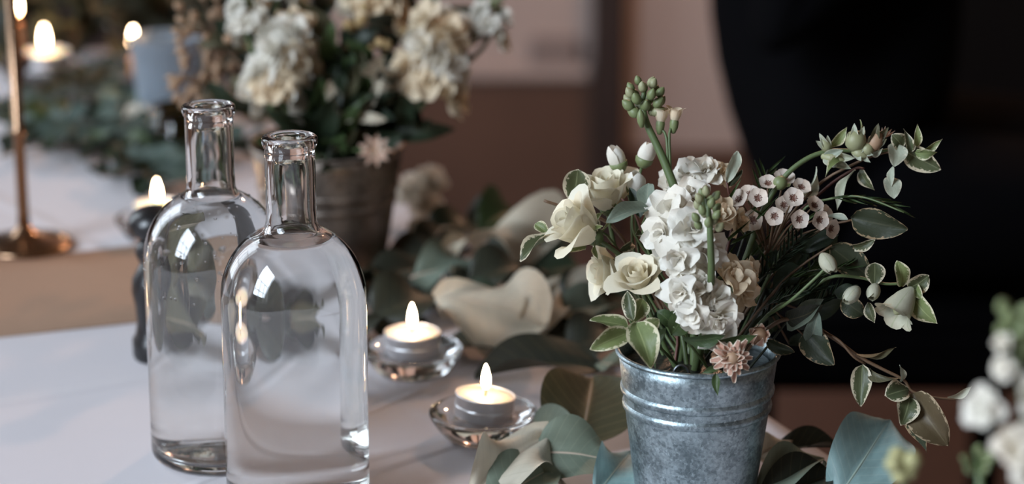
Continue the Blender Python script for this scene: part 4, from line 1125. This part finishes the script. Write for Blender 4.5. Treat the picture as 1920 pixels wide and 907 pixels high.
rear_stock('ivory stock at the top middle of the rear bouquet', (700, -40), (700, 50), 8, .021, .014, .02, ('petal_cream', 'petal_white'), buds=3)
rear_stock('cream floret stem behind the left white stock', (585, 120), (575, 190), 4, .016, .008, .0, ('petal_cream',), buds=0)
rear_stock('ivory stock cut by the top border above the left white stock', (520, -60), (520, 20), 6, .019, .010, .01, ('petal_white', 'petal_cream'), buds=3)
def dried(label, cx, cy, r, d, n, mat='gold_dry', rim=RIM2):
    root = inb(rim, .02); c = P(cx, cy, depth(rim)+d)
    t = thing('dried_sprig', label, 'flower', root, 'dried brown sprigs of the rear bouquet')
    part('stem', tube('stem', [root, c.lerp(root, .5)+Vector((0, 0, .01)), c], .0014, .0010, 6, 4), 'stem_brown', t)
    for i in range(n):
        v = Vector((random.gauss(0, 1), random.gauss(0, 1), random.gauss(0, 1))).normalized()
        p = c + v*r*random.uniform(.4, 1)
        k = bud(t, p, v, random.uniform(.007, .011), 'point', mat, name='seed_head')
        part('twiglet', tube('twiglet', [c, c.lerp(p, .6) + Vector((0, 0, .002)), p], .0006, .0004, 5, 2), 'stem_brown', t)
dried('golden brown dried sprig at the upper left of the rear bouquet', 400, 70, .042, .03, 40, 'bud_brown')
dried('dried brown sprig at the top middle of the rear bouquet', 640, 120, .036, .03, 26, 'gold_dry')
dried('dried sprig leaning left at the top of the rear bouquet', 385, 150, .030, .05, 22, 'bud_brown')
dried('dried sprig between the two big stocks', 700, 60, .030, -.01, 22, 'gold_dry')
def leafy(label, rim, tips, n, ln, mats, d, grp, name='leafy_branch', wd=.35):
    root = inb(rim, .03)
    t = thing(name, label, 'foliage', root, grp)
    for (x, y) in tips:
        b = P(x, y, depth(rim)+d); p = cr([root, root.lerp(b, .5) + Vector((0, 0, .02)), b], 6)
        part('stem', tube('stem', p, .0014, .0007, 6, 1), 'stem_dark', t)
        for i in range(n):
            q = .30 + .7*i/n; k = int(q*(len(p)-1)); s = p[k]
            dr = ((b-root).normalized()*.7 + Vector((random.uniform(-1, 1), random.uniform(-1, .6), random.uniform(-.5, .6)))).normalized()
            leafw(t, s, s + dr*ln*random.uniform(.7, 1.15), ln*wd*random.uniform(.8, 1.2), mats[i % len(mats)], ('ov', i % 4), toc(s) + Vector((random.uniform(-.8, .8), 0, random.uniform(-.2, 1))))
    return t
G2 = 'dark leafy stems of the rear bouquet'
leafy('dark leaves packed under the stocks over the rear bucket rim', RIM2, [(560, 240), (640, 235), (720, 240), (800, 240)], 7, .050, ('leaf_dark', 'leaf_green', 'leaf_dark'), -.02, G2)
leafy('green leaves rising in the middle of the rear bouquet', RIM2, [(620, 60), (680, 120), (650, 160)], 8, .048, ('leaf_dark', 'leaf_olive', 'leaf_green'), .0, G2)
leafy('dark leaves reaching up at the back of the rear bouquet', RIM2, [(760, 20), (850, 10), (600, 10)], 8, .050, ('leaf_dark', 'leaf_deep'), .04, G2)
leafy('leaves spreading left in the rear bouquet', RIM2, [(470, 150), (430, 60), (450, 200)], 7, .045, ('leaf_dark', 'leaf_green', 'leaf_olive'), .03, G2)
leafy('thin green sprig at the upper right end of the rear bouquet', RIM2, [(930, 60), (960, 45), (880, 30)], 5, .026, ('leaf_green', 'pitto'), .0, G2)
leafy('olive leaf stems between the two rear stocks', RIM2, [(720, 170), (745, 130), (690, 200)], 6, .045, ('leaf_olive', 'leaf_dark', 'gold'.replace('gold', 'leaf_cream')), -.03, G2, wd=.22)
def pink_bud():
    root = inb(RIM2, .02); p = P(703, 285, depth(RIM2)-.06)
    t = thing('pink_bud', 'blurred dusty pink bud over the rim of the rear bucket', 'flower', root)
    for i in range(9):
        M = basis(p, nv(0, .2, 1), 1, i*.7).to_3x3(); d = M @ Vector((1, 0, .5))
        part('petal', LV['la', i % 3], 'petal_pink', t, frame(p, p + d*.013, M @ Vector((-.4, 0, 1)), .007))
    part('heart', BUD['round'], 'bud_brown', t, basis(p, nv(0, .2, 1), .009))
    part('stem', tube('stem', [root, p.lerp(root, .5)+Vector((0, 0, .012)), p], .0012, .0010, 6, 3), 'stem_green', t)
pink_bud()

# ================================================================== BACKGROUND GREENERY ON THE TABLE
def garland_sprig(label, bx, by, tx, ty, n, ln, mats, hz=.03, grp='eucalyptus sprigs along the back of the table', wd=.55):
    a, b = at(bx, by, .004), at(tx, ty, hz*.6)
    m = (a+b)/2 + Vector((0, 0, hz))
    t = thing('eucalyptus_sprig', label, 'foliage', a, grp)
    p = cr([a, m, b], 6)
    part('stem', tube('stem', p, .0016, .0008, 6, 1), 'stem_brown', t)
    for i in range(n):
        k = min(len(p)-2, int((i+.5)/n*(len(p)-1))); s = p[k]; ad = (p[k+1]-p[k]).normalized()
        side = ad.cross(Vector((0, 0, 1)))*(1 if i % 2 else -1)
        dr = (ad*.6 + side*.8 + Vector((0, 0, random.uniform(-.05, .7)))).normalized()
        e = s + dr*ln*random.uniform(.8, 1.15)
        e.z = max(e.z, TZ+.004)
        leafw(t, s, e, ln*wd*random.uniform(.85, 1.2), mats[i % len(mats)], ('ob', i % 4), Vector((random.uniform(-.5, .5), -.6, 1)))
gl = [
 ((0, 292, 190, 290), 'eucalyptus sprig along the front border of the garland at far left', ('eucalyptus', 'leaf_dark')),
 ((150, 300, 330, 285), 'eucalyptus sprig in front of the blue-grey glass', ('eucalyptus', 'leaf_green')),
 ((190, 330, 330, 360), 'eucalyptus sprig reaching toward the tealight left of the rear bottle', ('eucalyptus', 'leaf_dark')),
 ((330, 310, 450, 280), 'eucalyptus sprig behind the rear bottle neck', ('leaf_dark', 'eucalyptus')),
 ((20, 262, 170, 246), 'eucalyptus sprig below the far tealight', ('leaf_green', 'eucalyptus')),
 ((170, 235, 320, 215), 'dark sprig below the orange taper candle', ('leaf_dark', 'eucalyptus', 'leaf_grey')),
 ((300, 250, 450, 215), 'sprig right of the blue-grey glass', ('leaf_dark', 'leaf_olive')),
 ((150, 175, 260, 150), 'dark olive sprig right of the far tealight', ('leaf_olive', 'leaf_dark')),
 ((120, 130, 250, 100), 'deep green sprig behind the far tealight', ('leaf_deep', 'leaf_olive')),
 ((0, 130, 60, 60), 'olive sprig behind the candlestick stem', ('leaf_olive', 'leaf_deep')),
 ((60, 70, 190, 50), 'dark sprig at the top left behind the candles', ('leaf_deep', 'leaf_olive')),
 ((180, 60, 330, 30), 'grey leafed sprig at the top left centre', ('leaf_grey', 'leaf_olive', 'leaf_deep')),
 ((90, 20, 240, -20), 'sprig cut by the top border at left', ('leaf_olive', 'leaf_deep')),
 ((270, 20, 420, -10), 'sprig cut by the top border over the blue-grey glass', ('leaf_olive', 'leaf_deep', 'leaf_grey')),
 ((360, 120, 470, 60), 'deep green sprig left behind the rear bouquet', ('leaf_deep', 'leaf_olive')),
 ((330, 180, 440, 150), 'dark sprig filling behind the rear bottle', ('leaf_deep', 'leaf_dark')),
 ((40, 225, 200, 205), 'dark sprig crossing under the far tealight glints', ('leaf_dark', 'leaf_deep')),
 ((0, 205, 60, 250), 'dark sprig at the left border above the white cloth', ('leaf_dark', 'eucalyptus')),
 ((110, 275, 260, 255), 'dark sprig in the middle of the back garland', ('leaf_dark', 'leaf_deep', 'eucalyptus')),
 ((200, 290, 330, 320), 'dark sprig left of the amber votive', ('leaf_dark', 'eucalyptus')),
 ((170, 200, 270, 180), 'deep sprig below the orange taper flame', ('leaf_deep', 'leaf_dark')),
 ((110, 165, 230, 190), 'deep sprig right of the far glass dish', ('leaf_deep', 'leaf_olive')),
 ((230, 330, 300, 350), 'small dark sprig above the tealight left of the rear bottle', ('eucalyptus', 'leaf_dark')),
 ((0, 100, 140, 80), 'olive sprig just behind the far tealight flame', ('leaf_deep', 'leaf_olive')),
 ((140, 100, 280, 70), 'deep sprig behind the orange taper candle', ('leaf_deep', 'leaf_dark')),
 ((270, 110, 400, 90), 'dark sprig just behind the blue-grey glass', ('leaf_deep', 'leaf_olive')),
 ((420, 140, 520, 90), 'dark sprig under the left of the rear bouquet', ('leaf_deep', 'leaf_dark')),
 ((-40, 20, 40, -20), 'sprig in the top left corner', ('leaf_deep', 'leaf_olive')),
]
for (a, lab, ms) in gl:
    garland_sprig(lab, *a, 14 if a[1] < 150 else 12, .056 if a[1] < 150 else .036, ms, .060 if a[1] < 150 else .012)

# white and amber things among the greenery
def bg_flower(label, x, y, z, rad, mats, n=4):
    b = at(x, y, 0); t = thing('garland_flower', label, 'flower', b, 'blurred flowers in the back garland')
    part('stem', tube('stem', [b + Vector((0, 0, .002)), b + Vector((0, 0, z*.5)), b + Vector((0, 0, z))], .0014, .0012, 6, 3), 'stem_green', t)
    for i in range(n):
        an = i*2.1
        part('floret', FM[i % 3], mats[i % len(mats)], t, basis(b + Vector((.012*cos(an), -.006, z + .010*sin(an))), (cos(an)*.4, -.8, .5), rad))
bg_flower('blurred white blossom above the blue-grey glass', 232, 60, .03, .018, ('petal_white', 'petal_wax'))
bg_flower('blurred peach blossom left of the white one at the top', 190, 40, .03, .018, ('petal_pink', 'petal_cream'), 3)
bg_flower('blurred white blossom low in the garland by the rear bottle', 272, 262, .012, .015, ('petal_white',), 3)
def amber():
    b = at(338, 300)
    t = thing('amber_votive', 'amber glass votive glimpsed left of the rear bottle neck', 'candle holder', b)
    part('glass', lathe('votive', [(0, 0), (.020, 0), (.022, .003), (.024, .05), (.0225, .05), (.0205, .006), (0, .005)], 32), 'amber_glass', t, Matrix.Translation(b))
glass('amber_glass', (.75, .42, .10), 1.45, .1)
amber()

# ================================================================== FOREGROUND BLURRED STEM, lower right
def foreground():
    t_ = 1.04
    root = at(2010, 1780, .0)
    t = thing('stock_stem', 'very blurred white stock close to the camera at the right border', 'flower', root)
    part('stem', tube('stem', [root, P(1960, 1100, t_), P(1925, 800, t_), P(1905, 600, t_)], .0030, .0018, 8, 4), 'stem_green', t)
    for i, (x, y, r, nx, ny) in enumerate(((1848, 765, .0095, -.8, .2), (1905, 838, .0100, -.3, -.2), (1882, 690, .0055, -.7, .4), (1932, 745, .010, .4, .2), (1880, 645, .0045, -.8, .4), (1935, 885, .010, 0, -.4))):
        part('floret', FM[i % 3], 'petal_white', t, basis(P(x, y, t_-.006), nv(nx, ny, 1), r))
    for i in range(10):
        an = i*2.4
        bud(t, P(1902 + 22*cos(an), 655-i*9, t_), nv(cos(an)*.6, .8), .009, 'point', 'bud_green')
    r2 = at(1740, 1580, .0)
    t = thing('green_bud_sprig', 'blurred yellow-green bud sprig at the bottom right before the teal leaf', 'flower', r2)
    part('stem', tube('stem', [r2, P(1700, 940, 1.14), P(1692, 885, 1.14)], .0014, .0010, 6, 3), 'stem_green', t)
    for i in range(8):
        an = i*2.4; bud(t, P(1694 + 9*sqrt(i)*cos(an), 872 + 8*sqrt(i)*sin(an), 1.14 + .004*sin(i)), nv(cos(an), .5), .008, 'round', 'bud_yellow')
    r3 = at(1880, 1620, .0)
    t = thing('green_bud_sprig', 'blurred green shoot at the bottom border left of the foreground stock', 'flower', r3)
    part('stem', tube('stem', [r3, P(1840, 930, 1.12), P(1830, 860, 1.12)], .0022, .0014, 6, 3), 'stem_green', t)
    for i in range(6):
        an = i*2.4; bud(t, P(1832 + 20*cos(an), 865 + 22*sin(an), 1.12), nv(cos(an), .6), .009, 'long', 'bud_green')
foreground()

# ================================================================== SEATED PERSON IN BLACK
def person():
    o_ = onY(1398, 118, 2.85)                      # elbow in the photograph
    org = Vector((o_.x + .115, 2.95, 0))
    J = {  # name: (x forward, y lateral, z, rx)
     'pel': (0, 0, .55, .135), 'sp1': (-.005, 0, .70, .130), 'sp2': (0, 0, .86, .135), 'che': (.01, 0, 1.02, .140), 'nek': (.03, 0, 1.18, .060), 'ne2': (.045, 0, 1.12, .055), 'hd1': (.060, 0, 1.32, .085), 'hd2': (.060, 0, 1.40, .090), 'hd3': (.055, 0, 1.47, .055)}
    E = [('pel', 'sp1'), ('sp1', 'sp2'), ('sp2', 'che'), ('che', 'nek'), ('nek', 'ne2'), ('ne2', 'hd1'), ('hd1', 'hd2'), ('hd2', 'hd3')]
    for s, k in ((-1, 'n'), (1, 'f')):
        J.update({'sh'+k: (.0, s*.18, 1.10, .068), 'ua'+k: (-.05, s*.215, .92, .056), 'el'+k: (-.105, s*.225, .745, .047), 'fa'+k: (-.015, s*.215, .860, .043), 'wr'+k: (.075, s*.17, .985, .030),
                  'ha'+k: (.105, s*.15, 1.025, .032), 'hb'+k: (.125, s*.135, 1.055, .030),
                  'hp'+k: (.02, s*.10, .53, .105), 'th'+k: (.22, s*.12, .53, .090), 'kn'+k: (.45, s*.13, .52, .066), 'ca'+k: (.46, s*.13, .33, .058), 'an'+k: (.44, s*.13, .11, .042), 'to'+k: (.53, s*.135, .055, .042), 'tt'+k: (.62, s*.14, .045, .034)})
        E += [('che', 'sh'+k), ('sh'+k, 'ua'+k), ('ua'+k, 'el'+k), ('el'+k, 'fa'+k), ('fa'+k, 'wr'+k), ('wr'+k, 'ha'+k), ('ha'+k, 'hb'+k),
              ('pel', 'hp'+k), ('hp'+k, 'th'+k), ('th'+k, 'kn'+k), ('kn'+k, 'ca'+k), ('ca'+k, 'an'+k), ('an'+k, 'to'+k), ('to'+k, 'tt'+k)]
        for q in range(4):                        # fingers
            f, g, h = ('%s%d%s' % (c, q, k) for c in 'fgh'); m_ = .006*(q in (1, 2)); yy = s*(.100+.017*q)
            J[f] = (.146+m_*.5, yy, 1.088+m_, .0090); J[g] = (.168+m_, yy, 1.098+m_, .0082); J[h] = (.180+m_, yy, 1.084+m_*.5, .0072)
            E += [('hb'+k, f), (f, g), (g, h)]
        J['tb'+k] = (.138, s*.112, 1.040, .0105); J['tc'+k] = (.160, s*.092, 1.050, .0090)
        E += [('ha'+k, 'tb'+k), ('tb'+k, 'tc'+k)]
    ks = list(J); ix = {k: i for i, k in enumerate(ks)}
    me = bpy.data.meshes.new('person_skel'); me.from_pydata([J[k][:3] for k in ks], [(ix[a], ix[b]) for a, b in E], [])
    tmp = bpy.data.objects.new('tmp_skel', me); COL.objects.link(tmp)
    sk = tmp.modifiers.new('skin', 'SKIN')
    for k in ks:
        v = me.skin_vertices[0].data[ix[k]]; r = J[k][3]
        v.radius = (r, r*(1.25 if k in ('sp2', 'che', 'pel', 'sp1') else 1.0)); v.use_root = (k == 'pel')
    sb = tmp.modifiers.new('sub', 'SUBSURF'); sb.levels = 2
    dg = bpy.context.evaluated_depsgraph_get(); dg.update()
    ev = tmp.evaluated_get(dg); body = bpy.data.meshes.new_from_object(ev)
    bpy.data.objects.remove(tmp); 
    body.name = 'person_body'
    body.materials.clear(); body.materials.append(MT['suit_black']); body.materials.append(MT['skin'])
    for p in body.polygons:
        c = p.center
        p.use_smooth = True
        if c.z > 1.215 or (c.x > .088 and .975 < c.z < 1.13 and .075 < abs(c.y) < .21 and c.x > .088 + (1.0-c.z)*.5): p.material_index = 1
    t = thing('person', 'person in black clothes seated sideways behind the table, elbow bent', 'person', org)
    M = Matrix.Translation(org)
    o = bpy.data.objects.new('body', body); COL.objects.link(o); o.parent = t; WM[o.name] = M; o.matrix_parent_inverse = Matrix.Translation(-org); o.matrix_basis = M
    # hair cap
    part('hair', lathe('hair', [(.093, -.02), (.100, .02), (.092, .06), (.065, .09), (.03, .104), (0, .107)], 24), 'hair_dark', t, M @ Matrix.Translation((.045, 0, 1.395)))
    for s in (-1, 1):
        part('eye', BUD['round'], 'black_lacquer', t, M @ Matrix.Translation((.142, s*.032, 1.385)) @ Matrix.Scale(.018, 4))
        part('ear', BUD['round'], 'skin', t, M @ Matrix.Translation((.055, s*.088, 1.37)) @ Matrix.Diagonal((.035, .015, .06, 1)))
    part('nose', BUD['point'], 'skin', t, M @ Matrix.Translation((.155, 0, 1.355)) @ Matrix.Diagonal((.03, .025, .045, 1)))
    part('mouth', BUD['round'], 'stem_red', t, M @ Matrix.Translation((.142, 0, 1.315)) @ Matrix.Diagonal((.012, .045, .010, 1)))
    # chair
    c = thing('upholstered_stool', 'black upholstered stool under the seated person in black', 'stool', org)
    part('seat', box('seat', -.14, .28, -.22, .22, .34, .425, .02), 'suit_black', c, M)
    for x in (-.10, .24):
        for y in (-.2, .2):
            z1 = .345
            part('leg', box('chair_leg', x-.018, x+.018, y-.018, y+.018, 0, z1, .003), 'door_black', c, M)
person()
